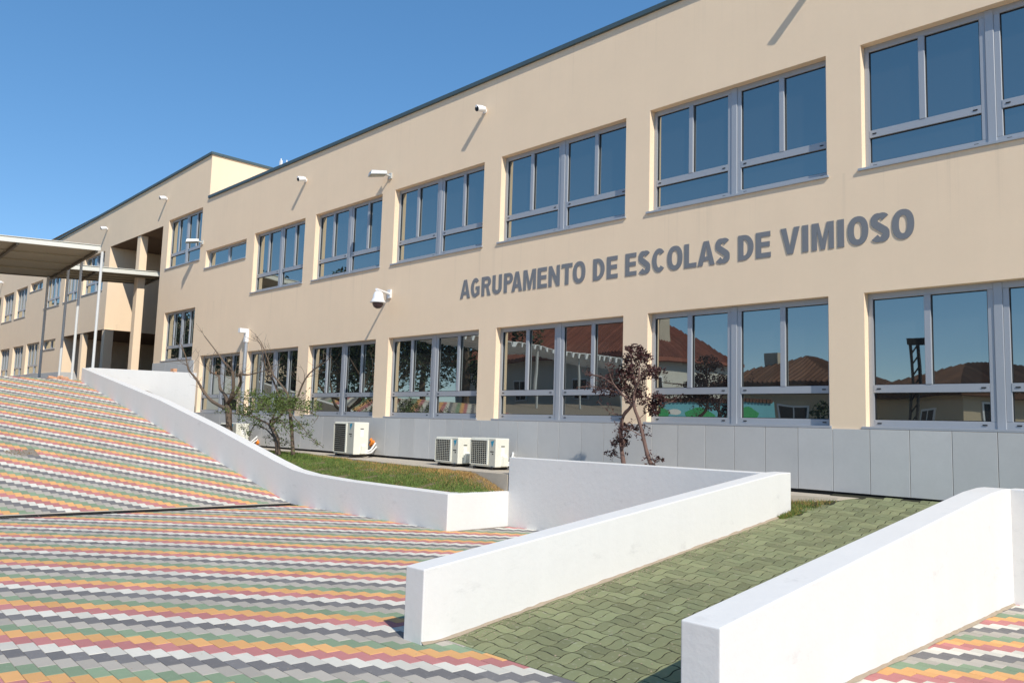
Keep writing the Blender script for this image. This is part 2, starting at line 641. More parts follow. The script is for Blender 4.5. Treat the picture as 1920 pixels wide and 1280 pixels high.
# ------------------------------------------------------------------ green ramp with wavy pavers
def zr(y):
    if y < -1.37:
        return -1.5 + (y - RAMP_Y0) * (0.565 / 4.83)
    return -0.935 + (y + 1.37) * (0.225 / 1.37)


b = MB()
for x0, x1, y0, y1 in ((-4.55, -2.3, RAMP_Y0, -1.37), (-4.42, -2.3, -1.37, -0.015), (-2.3, 5, -1.15, -0.015)):
    b.mesh_part([(x0, y0, zr(y0) - 0.0020), (x1, y0, zr(y0) - 0.0020), (x1, y1, zr(y1) - 0.0020), (x0, y1, zr(y1) - 0.0020)], [(0, 1, 2, 3)])
ramp = b.build('ramp', M['mossjoint'], kind='structure')
U = 0.101


def wavy(cx, cy, orient):
    """outline of a 2:1 paver on the unit grid, edges bent so that neighbours interlock"""
    w_, h_ = (2, 1) if orient == 0 else (1, 2)
    out = []
    S = 3
    for (ax, ay, bx, by) in ((cx, cy, cx + w_, cy), (cx + w_, cy, cx + w_, cy + h_), (cx + w_, cy + h_, cx, cy + h_), (cx, cy + h_, cx, cy)):
        k = S * max(abs(bx - ax), abs(by - ay))
        for i in range(k):
            t = i / k
            x, y = ax + (bx - ax) * t, ay + (by - ay) * t
            out.append((x + 0.115 * math.sin(math.pi * y), y + 0.115 * math.sin(math.pi * x)))
    return out


gl = []
X0g, Y0g = -4.6, RAMP_Y0 - 0.26
for ix in range(0, 94):
    for iy in range(0, 64):
        # basket weave: two blocks side by side, each pair turned against its neighbours
        if (ix // 2 + iy // 2) % 2 == 0:
            if ix % 2:
                continue
            o_ = 0
        else:
            if iy % 2:
                continue
            o_ = 1
        w_, h_ = (2, 1) if o_ == 0 else (1, 2)
        cx, cy = X0g + (ix + w_ / 2) * U, Y0g + (iy + h_ / 2) * U
        if cy > -0.06 or cy < RAMP_Y0 - 0.13:
            continue
        if cx > -2.3:
            if cy < -1.1 or cx > 4.8:
                continue
        if cy > -1.3 and cx < (-4.36 + 0.16 * (cy + 1.42) if cy < -0.36 else -4.20 + 0.7 * (cy + 0.36)) + 0.03 * math.sin(iy):
            continue
        q = px((cx, cy, zr(cy)))
        gl.append((q[2] if q and 0 < q[0] < 1920 and 0 < q[1] < 1285 and cx < -2.38 and cx > WCX else 1e9, ix, iy, o_, cx, cy))
gl.sort()
gm = {}
far = MB()
for i, (k, ix, iy, o_, cx, cy) in enumerate(gl):
    out = wavy(ix, iy, o_)
    poly = [(X0g + x * U, Y0g + y * U) for x, y in out]
    edge = min(p[1] for p in poly) < RAMP_Y0
    if i < 298 and k < 1e8 and not edge:
        key = (o_, ix % 2, iy % 2)
        if key not in gm:
            mb_ = MB()
            loc = wavy(ix % 2, iy % 2, o_)
            w_, h_ = (2, 1) if o_ == 0 else (1, 2)
            mb_tmp = [((x - ix % 2 - w_ / 2) * U, (y - iy % 2 - h_ / 2) * U) for x, y in loc]
            add_paver(mb_, mb_tmp, lambda x, y: 0.0, 0, 0.0, ch=0.0022, gap=0.0052)
            gm[key] = mb_.make('paver', [M['pv_moss']])
        o = link('paver', gm[key], ramp)
        o.location = (cx, cy, zr(cy) + random.uniform(-0.0004, 0.0010))
        o.rotation_euler = (math.atan(0.117) + random.gauss(0, 0.004), random.gauss(0, 0.004), random.gauss(0, 0.008))
    else:
        if edge:
            poly = clip(poly, 0, -1, -RAMP_Y0)
            if len(poly) < 3 or area(poly) < 0.0004:
                continue
        add_paver(far, poly, lambda x, y: zr(y), 0, random.random() * 0.98 + 0.01, ch=0.0022, gap=0.0052, dz=random.uniform(-0.0004, 0.0010))
far.build('ramp_paving', M['pv_moss'], ramp, kind='stuff')
# moss, leaf crumbs and sand in the joints along the left wall
b = MB()
for k in range(1300):
    y = random.uniform(-6.15, -1.4)
    x = WCX + abs(random.gauss(0, 0.10)) + 0.005 if random.random() < 0.6 else random.uniform(WCX, -2.42)
    r = random.uniform(0.002, 0.007) * (1.5 if random.random() < 0.1 else 1)
    a = random.uniform(0, 6.28)
    z = zr(y) + 0.001
    b.mesh_part([(x + r * math.cos(a + t), y + r * 1.4 * math.sin(a + t), z) for t in (0, 2.1, 4.2)] + [(x, y, z + r * 0.8)],
                [(0, 1, 3), (1, 2, 3), (2, 0, 3)])
for k in range(420):
    x, y = random.uniform(-12, -2.6), random.uniform(-9.5, -2.6)
    if (x > -4.8 and y > -6.25) or x > -1:
        continue
    r = random.uniform(0.002, 0.006)
    z = zg(x, y) + 0.001
    a = random.uniform(0, 6.28)
    b.mesh_part([(x + r * math.cos(a + t), y + r * 1.5 * math.sin(a + t), z) for t in (0, 2.1, 4.2)] + [(x, y, z + r * 0.7)], [(0, 1, 3), (1, 2, 3), (2, 0, 3)])
b.build('leaf_litter', M['sand'], kind='stuff')

# ------------------------------------------------------------------ terrace behind the low walls
def ys_(x):
    """front edge of the concrete strip"""
    return max(-1.30, min(-0.62, -0.96 - 0.13 * (x + 14)))


def zs_(x, y):
    """lawn surface between the low wall and the strip"""
    t = (y + 2.27) / (ys_(x) + 2.27) * max(0.0, min(1.0, (-8.92 - x) / 0.75))
    zf_ = -1.01 if x > -12.6 else min(-0.80, -1.01 + 0.10 * (-12.6 - x))
    return zf_ + (-0.755 - zf_) * max(0, min(1, t)) ** 0.9 + 0.012 * mnoise.noise(Vector((x * 2.3, y * 2.3, 0)))


b = MB()
nx, ny = 90, 7
vs = []
for i in range(nx + 1):
    x = -23.55 + (-8.89 + 23.55) * i / nx
    for j in range(ny + 1):
        y = -2.275 + (ys_(x) + 0.03 + 2.275) * j / ny
        vs.append((x, y, zs_(x, y)))
b.mesh_part(vs, [(i * (ny + 1) + j, (i + 1) * (ny + 1) + j, (i + 1) * (ny + 1) + j + 1, i * (ny + 1) + j + 1) for i in range(nx) for j in range(ny)])
b.poly([(-8.98, -1.09, -0.79), (-4.66, -1.09, -0.79), (-4.66, -0.98, -0.77), (-8.98, -0.98, -0.77)])
b.build('terrace_soil', M['soil'], kind='structure')
b = MB()
xs_ = [-23.55, -20, -17, -16, -15, -14, -13, -12, -11, -10, -8.9]
top = [(x, ys_(x)) for x in xs_] + [(-8.88, -1.0), (-6.0, -0.95), (-4.75, -0.62), (-4.22, -0.36), (-3.95, -0.012)]
for (xa, ya), (xb, yb) in zip(top, top[1:]):
    b.poly([(xa, ya, -0.735), (xb, yb, -0.735), (xb, -0.012, -0.735), (xa, -0.012, -0.735)])
    b.poly([(xa, ya, -1.1), (xb, yb, -1.1), (xb, yb, -0.735), (xa, ya, -0.735)])
strip = b.build('concrete_strip', M['concrete'], kind='structure')

# grass blades: green with a dry straw band beside the concrete strip
def blade(b, rn, x, y, z, h, isdry, wd):
    a = rn.uniform(0, 6.28)
    lx, ly = rn.gauss(0, 0.55) * h, rn.gauss(0, 0.55) * h
    dx, dy = math.cos(a) * wd, math.sin(a) * wd
    b.mesh_part([(x - dx, y - dy, z - 0.01), (x + dx, y + dy, z - 0.01), (x + lx + dx * .2, y + ly + dy * .2, z + h)], [(0, 1, 2)], isdry, rn.random() * .98 + .01)


rn = random.Random(3)
b = MB()
for x0, x1, dens in ((-17.5, -8.90, 6500), (-23, -17.5, 900)):
    for _ in range(int((x1 - x0) * 1.25 * dens)):
        x = rn.uniform(x0, x1)
        ye = ys_(x)
        y = rn.uniform(-2.27, ye + 0.02)
        n1 = mnoise.noise(Vector((x * 0.8, y * 1.8, 3.1)))
        n2 = mnoise.noise(Vector((x * 3.1, y * 4.5, 8.1)))
        if n2 < -0.38 and rn.random() < 0.8:
            continue
        de = ye - y
        d = 1.05 - de * 1.9 + 0.9 * n1 + 0.4 * n2 - (0.6 if x < -13.6 else 0)
        isdry = 1 if rn.random() < max(0.05, min(0.95, d)) else 0
        h = rn.uniform(0.015, 0.048) * (1 + 0.7 * n2) * (0.8 if isdry else 1)
        blade(b, rn, x, y, zs_(x, y), h, isdry, rn.uniform(0.003, 0.006))
for _ in range(900):
    x, y = rn.uniform(-8.9, -4.7), rn.uniform(-1.08, -0.95)
    blade(b, rn, x, y, -0.78, rn.uniform(.02, .07), 0, 0.005)
b.build('grass', [M['grass'], M['grass_dry']], kind='stuff')
def zv_(x, y):
    t = (y + 1.42) / 1.06
    return -0.95 + 0.165 * t + 0.02 * (-4.4 - x)


b = MB()
b.poly([(x, y, zv_(x, y)) for x, y in ((-4.66, -1.42), (-4.36, -1.42), (-4.20, -0.36), (-4.22, -0.35), (-4.75, -0.61), (-5.6, -0.84), (-5.6, -1.08), (-4.66, -1.08))])
b.build('verge_soil', M['soil'], kind='structure')
b = MB()
for _ in range(9000):
    y = rn.uniform(-1.42, -0.35)
    xr = -4.37 + 0.16 * (y + 1.42) + rn.gauss(0, 0.02)
    xl = -4.66 if y < -1.08 else -5.5
    x = rn.uniform(xl, xr)
    if y > -0.36 + (x + 4.22) * 0.49 - 0.01:
        continue
    blade(b, rn, x, y, zv_(x, y), rn.uniform(.02, .06), 1 if rn.random() < .18 + .5 * (y > -.75) * rn.random() else 0, 0.004)
b.build('verge_grass', [M['grass'], M['grass_dry']], kind='stuff')

# ------------------------------------------------------------------ white walls
def wall_obj(name, secs, label, m='white', bevel=0.009, cat='wall'):
    """secs: list of cross-sections [(p_front_bottom, p_back_bottom, p_back_top, p_front_top)] swept end to end"""
    b = MB()
    n = len(secs)
    vs = [p for s_ in secs for p in s_]
    fs = [(3, 2, 1, 0)] + [tuple((n - 1) * 4 + k for k in (0, 1, 2, 3))]
    for i in range(n - 1):
        for k in range(4):
            k2 = (k + 1) % 4
            fs.append((i * 4 + k, i * 4 + k2, (i + 1) * 4 + k2, (i + 1) * 4 + k))
    b.mesh_part(vs, fs)
    o = b.build(name, M[m], bevel=bevel, seg=3, label=label, category=cat)
    return o


def sec_x(x, y0, y1, zb, zt):      # wall running along X
    return [(x, y0, zb), (x, y1, zb), (x, y1, zt), (x, y0, zt)]


def sec_y(y, x0, x1, zb, zt):      # wall running along Y
    return [(x1, y, zb), (x0, y, zb), (x0, y, zt), (x1, y, zt)]


YA = -2.5
wall_obj('low_wall', [sec_x(-8.86, YA, YA + 0.24, -1.7, -0.985), sec_x(-11.5, YA, YA + 0.24, -1.7, -0.975), sec_x(-12.6, YA, YA + 0.24, -1.7, -0.945),
                      sec_x(-13.2, YA, YA + 0.24, -1.7, -0.895), sec_x(-13.9, YA, YA + 0.24, -1.7, -0.765), sec_x(-16.53, YA, YA + 0.24, -1.5, -0.21), sec_x(-19.5, YA, YA + 0.24, -1.0, 0.355),
                      sec_x(-25.45, YA, YA + 0.24, -0.2, 1.30)][::-1],
         'long low white wall climbing beside the striped slope to the left')
wall_obj('low_wall', [sec_y(YA + 0.06, -9.1, -8.8625, -1.7, -0.987), sec_y(-1.2, -9.1, -8.8625, -1.7, -0.987)],
         'short sunlit white wall end between the long low wall and the tall shaded wall')
wall_obj('planter_wall', [sec_x(-4.655, -1.30, -1.08, -1.7, -0.455), sec_x(-8.872, -1.30, -1.08, -1.7, -0.477)][::-1],
         'tall shaded white wall in front of the purple-leaved shrub')
wall_obj('ramp_wall', [sec_y(-6.42, -4.655, WCX, -1.7, -1.0), sec_y(-1.37, -4.655, WCX, -1.7, -0.447), sec_y(-1.075, -4.655, WCX, -1.7, -0.440)],
         'white ramp wall on the left side of the green paved ramp')
wall_obj('ramp_wall', [sec_y(-6.38, -2.405, -2.175, -1.7, -0.957), sec_y(-1.9, -2.405, -2.175, -1.7, -0.470), sec_y(-1.5, -2.405, -2.175, -1.7, -0.447), sec_y(-1.27, -2.405, -2.175, -1.7, -0.447)],
         'white ramp wall on the right side of the green paved ramp, nearest the camera')
wall_obj('planter_wall', [sec_x(-2.20, -1.272, -1.05, -1.7, -0.45), sec_x(5.0, -1.27, -1.05, -1.7, -0.44)],
         'white wall running off the right edge of the picture behind the coloured paving')
wall_obj('upper_wall', [sec_y(-2.255, -25.9, -25.66, -1.0, 1.33), [(-23.36, -0.01, -1.5), (-23.6, -0.01, -1.5), (-23.6, -0.01, 1.26), (-23.36, -0.01, 1.26)]],
         'bright white wall crossing from the top of the long low wall to the building')
# thin mortar lines at the wall feet
b = MB()
rn = random.Random(12)
for (x, y0, y1, zf, sx) in ((WCX, -6.42, -1.4, zr, 1), (-2.175, -6.3, -1.3, lambda y: GZ, 1)):
    n = 60
    prev = None
    for i in range(n + 1):
        y = y0 + (y1 - y0) * i / n
        wd = 0.014 + rn.random() * 0.018
        z = max(zf(y), -1.5)
        cur = ((x - 0.01, y, z + 0.018 + rn.random() * 0.012), (x + wd, y, z + 0.003))
        if prev:
            b.poly([prev[0], prev[1], cur[1], cur[0]])
        prev = cur
b.build('mortar_line', M['sand'], kind='structure')

# loose bricks and rubble at the top of the slope
b = MB()
b.box(-0.21, 0.0, -0.11, 0.0, 0, 0.10)
bk = b.make('brick', [M['brick']], 0.006)
o = link('loose_brick', bk, label='small terracotta brick lying on top of the bright white cross wall', category='brick')
o.location = (-23.84, -0.40, 1.274)
o.rotation_euler = (0, 0, 0.0)
rb = thing('rubble_heap', (-26.9, -2.75, 0.95), 'small pinkish rubble heap at the top of the striped slope', 'rubble')
for k in range(14):
    b = MB()
    sz = random.uniform(0.03, 0.08)
    b.box(-sz, sz, -sz * .7, sz * .7, -sz * .4, sz * .5, mat=Matrix.Rotation(random.uniform(0, 3), 3, Vector((random.random(), random.random(), 1)).normalized()))
    o = b.build('stone', M['brick'], rb, bevel=0.012)
    o.location = (random.gauss(0, 0.17), random.gauss(0, 0.17), max(0.02, 0.10 - random.random() * 0.1))

# ------------------------------------------------------------------ drain
dr = thing('drain_channel', (drain_x(-2.5), -2.5, -1.5), 'long black slotted drain channel across the striped paving', 'drain')
ang = math.atan(-0.051)
gb = MB()
Lg = 0.998
gb.box(-0.144, -0.128, 0, Lg, -0.02, 0.004)
gb.box(0.128, 0.144, 0, Lg, -0.02, 0.004)
k = 0.012
while k < Lg - 0.02:
    gb.box(-0.128, 0.128, k, k + 0.013, -0.010, 0.002)
    k += 0.034
gme = gb.make('grate', [M['iron']])
db = MB()
db.box(-0.146, 0.146, -10.5, 0, -0.10, -0.012)
o = db.build('channel_bed', M['backing'], dr)
o.location = (0, 0, 0)
o.rotation_euler = (0, 0, ang)
for k in range(10):
    o = link('grate', gme, dr)
    yy = -(k + 1) * 1.0
    o.location = (-math.sin(ang) * yy, math.cos(ang) * yy, 0.003)
    o.rotation_euler = (0, 0, ang)

# ------------------------------------------------------------------ school building
XL = [-4.017, -7.277, -10.631, -13.934, -17.156, -20.29, -23.256]
XR = [-1.15, -4.467, -7.741, -11.101, -14.397, -17.65, -20.718]
ZU, ZL = (3.34, 4.964), (0.114, 1.763)
op1 = [(XL[i], XR[i], ZU[0], ZU[1], 'w') for i in range(6)] + [(-23.33, -20.755, 4.37, 4.897, 's')] + [(XL[i], XR[i], ZL[0], ZL[1], 'w') for i in range(7)]
X1A, X1B = -23.36, 6.0
ROOF1 = 6.50
op2 = [(-26.33, -23.77, 4.70, 6.31, 'w'), (-26.15, -23.83, 1.706, 3.25, 'w'), (-34.70, -32.36, 4.62, 6.12, 'w'), (-37.1, -35.35, 4.55, 5.95, 'w'),
       (-39.9, -37.67, 4.52, 5.88, 'w'), (-42.4, -40.4, 5.5, 5.9, 's'), (-44.85, -42.9, 4.41, 5.86, 'w'), (-47.3, -45.3, 4.4, 5.81, 'w'), (-49.8, -47.8, 4.35, 5.78, 'w'),
       (-39.74, -37.75, 2.67, 3.09, 's'), (-42.2, -40.13, 1.66, 3.07, 'w'), (-44.55, -42.7, 1.63, 3.04, 'w'), (-47.0, -45.2, 1.6, 3.02, 'w'),
       (-31.8, -26.8, 0.5, 6.20, 'hole'), (-36.8, -31.8, 0.5, 3.10, 'hole')]
RV = 0.115    # reveal depth
TW = 0.20     # wall slab thickness


def facade(x0, x1, z0, z1f, ops, dep=0.19):
    """wall front with real openings: front face cells + reveals"""
    b = MB()
    xs = sorted(set([x0, x1] + [o_[0] for o_ in ops] + [o_[1] for o_ in ops]))
    for xa, xb in zip(xs, xs[1:]):
        inside = sorted([(o_[2], o_[3]) for o_ in ops if o_[0] <= xa + 1e-6 and o_[1] >= xb - 1e-6])
        z = z0
        for a, c in inside:
            if a > z:
                b.poly([(xa, 0, z), (xb, 0, z), (xb, 0, a), (xa, 0, a)])
            z = max(z, c)
        b.poly([(xa, 0, z), (xb, 0, z), (xb, 0, z1f(xb)), (xa, 0, z1f(xa))])
    for xa, xb, za, zb, t in ops:
        d = dep
        if t == 'hole':
            continue
        b.poly([(xa, 0, za), (xa, 0, zb), (xa, d, zb), (xa, d, za)])
        b.poly([(xb, 0, zb), (xb, 0, za), (xb, d, za), (xb, d, zb)])
        b.poly([(xa, 0, zb), (xb, 0, zb), (xb, d, zb), (xa, d, zb)])
        b.poly([(xb, 0, za), (xa, 0, za), (xa, d, za), (xb, d, za)])
    return b


def window(parent, x0, x1, z0, z1, typ, detail=True, blind=False):
    gl = M['blind'] if blind else M['glass']
    W, H = x1 - x0, z1 - z0
    k = min(1.0, W / 2.8)
    f = 0.058 * k
    yf, yg = RV, RV + 0.035
    root = MB()
    # outer frame
    root.box(x0, x0 + f, yf, yf + 0.06, z0, z1)
    root.box(x1 - f, x1, yf, yf + 0.06, z0, z1)
    top, bot = 0.075 * k, 0.088 * k
    if typ == 's':
        top, bot = 0.05, 0.055
    root.box(x0 + f, x1 - f, yf, yf + 0.06, z1 - top, z1)
    root.box(x0 + f, x1 - f, yf, yf + 0.06, z0, z0 + bot)
    xm = (x0 + x1) / 2
    if typ == 's':
        root.box(xm - 0.045, xm + 0.045, yf - 0.002, yf + 0.06, z0 + bot, z1 - top)
        halves = [(x0 + f, xm - 0.045), (xm + 0.045, x1 - f)]
    else:
        c1, c2 = 0.045 * k, 0.108 * k
        root.box(xm - c2, xm - c1, yf, yf + 0.06, z0 + bot, z1 - top)
        root.box(xm + c1, xm + c2, yf, yf + 0.06, z0 + bot, z1 - top)
        halves = [(x0 + f, xm - c2), (xm + c2, x1 - f)]
    win = root.build('window', M['alu'], parent, bevel=0.004 if detail else 0.0, seg=1)
    if typ != 's':
        b = MB()
        b.box(xm - c1, xm + c1, yf - 0.012, yf + 0.06, z0 + 0.003, z1 - 0.003)
        b.build('post', M['alu'], win, bevel=0.004 if detail else 0.0, seg=1)
    b = MB()
    b.box(x0 - 0.045, x1 + 0.03, -0.028, RV - 0.003, z0 - 0.028, z0 + 0.004)
    b.build('sill', M['alu'], win, bevel=0.003, seg=1)
    for xa, xb in halves:
        gz0, gz1 = z0 + bot, z1 - top
        if typ == 's':
            b = MB()
            b.poly([(xa, yg, gz0), (xb, yg, gz0), (xb, yg, gz1), (xa, yg, gz1)])
            b.build('pane', gl, win)
            continue
        t0, t1 = z0 + H * 0.255, z0 + H * 0.312
        b = MB()
        b.box(xa, xb, yf - 0.004, yf + 0.05, t0, t1)
        if detail:
            for zz in ((t0 + t1) / 2, z0 + bot * 0.55):
                for xx in (xa + 0.06, xb - 0.06):
                    yy = yf - 0.004 if zz > t0 else yf
                    b.box(xx - 0.024, xx + 0.024, yy - 0.006, yy + 0.002, zz - 0.007, zz + 0.007, 1)
        b.build('transom', [M['alu'], M['alu_dark']], win)
        mu = (xa + xb) / 2
        mh = 0.036 * k
        b = MB()
        b.box(mu - mh, mu + mh, yf - 0.010, yf + 0.05, t1 + 0.001, gz1)
        b.build('mullion', M['alu'], win, bevel=0.003 if detail else 0.0, seg=1)
        for (pa, pb, za, zb) in ((xa, mu - mh, t1, gz1), (mu + mh, xb, t1, gz1), (xa, xb, gz0, t0)):
            b = MB()
            tl = random.gauss(0, 0.0012)
            b.poly([(pa, yg, za), (pb, yg + tl * 0.5, za), (pb, yg + tl, zb), (pa, yg + tl * 0.5, zb)])
            b.build('pane', gl, win)
            if detail:
                g = MB()
                gw = 0.009
                for q in ((pa, pa + gw, za, zb), (pb - gw, pb, za, zb), (pa + gw, pb - gw, za, za + gw), (pa + gw, pb - gw, zb - gw, zb)):
                    g.box(q[0], q[1], yg - 0.012, yg + 0.004, q[2], q[3])
                g.build('gasket', M['alu_dark'], win)
    return win


bld = thing('school_building', (-10.0, 0.3, -0.75), 'long cream school wing with grey lettering, two rows of wide windows and a stone base', 'building')
facade(X1A, X1B, -1.3, lambda x: ROOF1 + 0.004 * (x + 23.36), op1).build('wall', M['plaster'], bld)
b = MB()   # body behind the front: side, back, flat roof
zt = ROOF1 - 0.05
b.box(X1A, X1B, 0.20, 11, -1.6, zt)
b.build('building_body', M['plaster'], bld)
b = MB()
b.hexa([(X1A, -0.05, ROOF1), (X1B, -0.05, ROOF1 + .117), (X1B, 0.35, ROOF1 + .117), (X1A, 0.35, ROOF1)],
       [(X1A, -0.05, ROOF1 + 0.075), (X1B, -0.05, ROOF1 + .192), (X1B, 0.35, ROOF1 + .192), (X1A, 0.35, ROOF1 + 0.075)])
b.build('roof_coping', M['coping'], bld)
for o_ in op1:
    window(bld, *o_)
# stone base panels with open joints
xj = -6.699
xs = []
x = xj
while x > -8.2:
    xs.append(x)
    x -= 0.457
while x > X1A + 0.2:
    xs.append(x)
    x -= 0.485
xs.append(X1A + 0.01)
xs = xs[::-1]
x = xj + 0.457
while x < 6:
    xs.append(x)
    x += 0.4557
for xa, xb in zip(xs, xs[1:]):
    b = MB()
    dy = random.uniform(0, 0.003)
    b.box(xa + 0.003, xb - 0.003, -0.026 - dy, -0.004, -0.685 - random.uniform(0, 0.006), 0.083)
    b.build('stone_panel', M['stone'], bld, bevel=0.002, seg=1)
b = MB()
b.box(X1A, X1B, -0.003, -0.0005, -1.0, 0.083)
b.build('panel_backing', M['backing'], bld)

# taller wing to the left with the recessed entrance
bld2 = thing('school_building', (-38.0, 0.3, 0.9), 'taller cream school wing at left with deep recessed entrance and square columns', 'building')
rz = lambda x: 7.86 + (0.0295 * (x + 23.36) if x > -39 else -0.4614)
X2A = -62.0
facade(X2A, X1A, 0.3, rz, op2 + [(-39.0, -38.999, 0, 0, 'hole')]).build('wall', M['plaster'], bld2)
b = MB()
# side wall above the lower roof, back, roof (recess left open)
b.poly([(X1A, 0, 6.45), (X1A, 12, 6.45), (X1A, 12, 7.86), (X1A, 0, 7.86)])
b.poly([(X1A, 12, -1), (X2A, 12, -1), (X2A, 12, 7.4), (X1A, 12, 7.4)])
b.poly([(X2A, 0, 7.35), (X1A, 0, 7.8), (X1A, 12, 7.8), (X2A, 12, 7.35)])
# recess: left side wall, soffit, ceilings, back walls
b.poly([(-31.8, 0, 3.10), (-31.8, 4, 3.10), (-31.8, 4, 6.20), (-31.8, 0, 6.20)])
b.poly([(-36.8, 0, 3.10), (-36.8, 4, 3.10), (-31.8, 4, 3.10), (-31.8, 0, 3.10)])
b.poly([(-31.8, 0, 6.20), (-31.8, 4, 6.20), (-26.8, 4, 6.20), (-26.8, 0, 6.20)])
b.poly([(-36.8, 0, 0.5), (-36.8, 4, 0.5), (-36.8, 4, 3.10), (-36.8, 0, 3.10)])
b.build('building_body', M['plaster'], bld2)
b = MB()
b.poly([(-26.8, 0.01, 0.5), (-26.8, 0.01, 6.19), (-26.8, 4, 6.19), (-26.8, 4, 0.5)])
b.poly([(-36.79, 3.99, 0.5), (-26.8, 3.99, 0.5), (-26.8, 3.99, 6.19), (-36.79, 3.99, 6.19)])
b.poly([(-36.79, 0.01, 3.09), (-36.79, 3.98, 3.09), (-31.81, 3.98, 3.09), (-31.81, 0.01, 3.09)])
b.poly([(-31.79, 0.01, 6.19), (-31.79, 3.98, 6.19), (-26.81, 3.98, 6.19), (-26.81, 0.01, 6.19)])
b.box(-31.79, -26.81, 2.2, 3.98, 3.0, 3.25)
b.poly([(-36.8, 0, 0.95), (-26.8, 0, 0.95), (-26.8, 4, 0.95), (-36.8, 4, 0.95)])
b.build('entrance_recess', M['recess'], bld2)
b = MB()
pts_ = [(X1A + 0.05, 7.86), (-39.0, rz(-38.99)), (X2A, rz(-45))]
for (xa, za), (xb, zb) in zip(pts_, pts_[1:]):
    b.hexa([(xb, -0.05, zb), (xa, -0.05, za), (xa, 0.3, za), (xb, 0.3, zb)], [(xb, -0.05, zb + .075), (xa, -0.05, za + .075), (xa, 0.3, za + .075), (xb, 0.3, zb + .075)])
b.hexa([(X1A - 0.3, 0.31, 7.86), (X1A + 0.05, 0.31, 7.86), (X1A + 0.05, 12, 7.86), (X1A - 0.3, 12, 7.86)],
       [(X1A - 0.3, 0.31, 7.935), (X1A + 0.05, 0.31, 7.935), (X1A + 0.05, 12, 7.935), (X1A - 0.3, 12, 7.935)])
b.build('roof_coping', M['coping'], bld2)
for o_ in op2:
    if o_[4] != 'hole':
        window(bld2, *o_, detail=o_[0] > -27, blind=False)
for i, (xa, xb, ya, yb, zb) in enumerate(((-29.15, -28.83, 0.03, 0.28, 6.195), (-32.02, -31.74, 0.015, 0.33, 3.097), (-34.54, -34.24, 0.015, 0.22, 3.097))):
    b = MB()
    b.box(xa, xb, ya, yb, 0.955, zb)
    b.build('column', M['plaster'], bld2, bevel=0.01)
for xa, xb in ((-26.79, X1A - 0.25), (X2A, -36.81)):
    b = MB()
    n = max(1, int((xb - xa) / 0.9))
    if xa < -40:
        n = 28
    for i in range(n):
        u0, u1 = xa + (xb - xa) * i / n, xa + (xb - xa) * (i + 1) / n
        b.box(u0 + 0.003, u1 - 0.003, -0.024, -0.003, 0.9, 1.655)
    b.build('plinth', M['stone'], bld2)
b = MB()
b.box(-36.82, -36.79, 0.001, 3.9, 0.93, 1.655)
b.build('plinth', M['stone'], bld2)
for xa, xb in ((-29.6, -28.4), (-28.35, -27.1), (-35.6, -34.2), (-34.1, -32.6)):
    b = MB()
    b.box(xa, xb, 3.93, 3.97, 0.96, 2.75)
    b.build('glass_door', M['doorglass'], bld2)
# third wing closing the forecourt at the far end (seen in the far panes)
bld3 = thing('school_building', (-62.0, -13.0, 0.9), 'cream school wing closing the far end of the forecourt', 'building')
b = MB()
b.box(-72, -62.0, -27, -0.05, 0.5, 7.45)
b.build('wall', M['plaster'], bld3)
b = MB()
b.box(-72.05, -61.94, -27.05, -0.06, 7.451, 7.53)
b.build('roof_coping', M['coping'], bld3)
for z0 in (1.7, 4.7):
    for k in range(5):
        y0 = -24 + k * 3.4
        b = MB()
        b.box(-62.0, -61.96, y0, y0 + 2.2, z0, z0 + 1.4)
        wn = b.build('window', M['alu'], bld3)
        b = MB()
        b.box(-61.959, -61.952, y0 + .08, y0 + 1.06, z0 + .08, z0 + 1.32)
        b.box(-61.959, -61.952, y0 + 1.14, y0 + 2.12, z0 + .08, z0 + 1.32)
        b.build('pane', M['glass'], wn)
# small dark antenna above the joint of the two roofs
an = thing('roof_antenna', (-24.6, 3.0, 7.9), 'tiny pale antenna rods standing on the roof where the two wings meet', 'antenna')
b = MB()
for xx, h in ((-24.8, 0.92), (-24.4, 0.78)):
    b.tube([(xx, 3, 7.8), (xx, 3, 7.9 + h)], 0.02, 6)
b.box(-24.85, -24.75, 2.97, 3.03, 8.55, 8.75)
b.build('rod', M['camwhite'], an)

# ------------------------------------------------------------------ lettering
def arc(cx, cy, rx, ry, a0, a1, n=10):
    return [(cx + rx * math.cos(math.radians(a0 + (a1 - a0) * i / n)), cy + ry * math.sin(math.radians(a0 + (a1 - a0) * i / n))) for i in range(n + 1)]


HH = 0.358


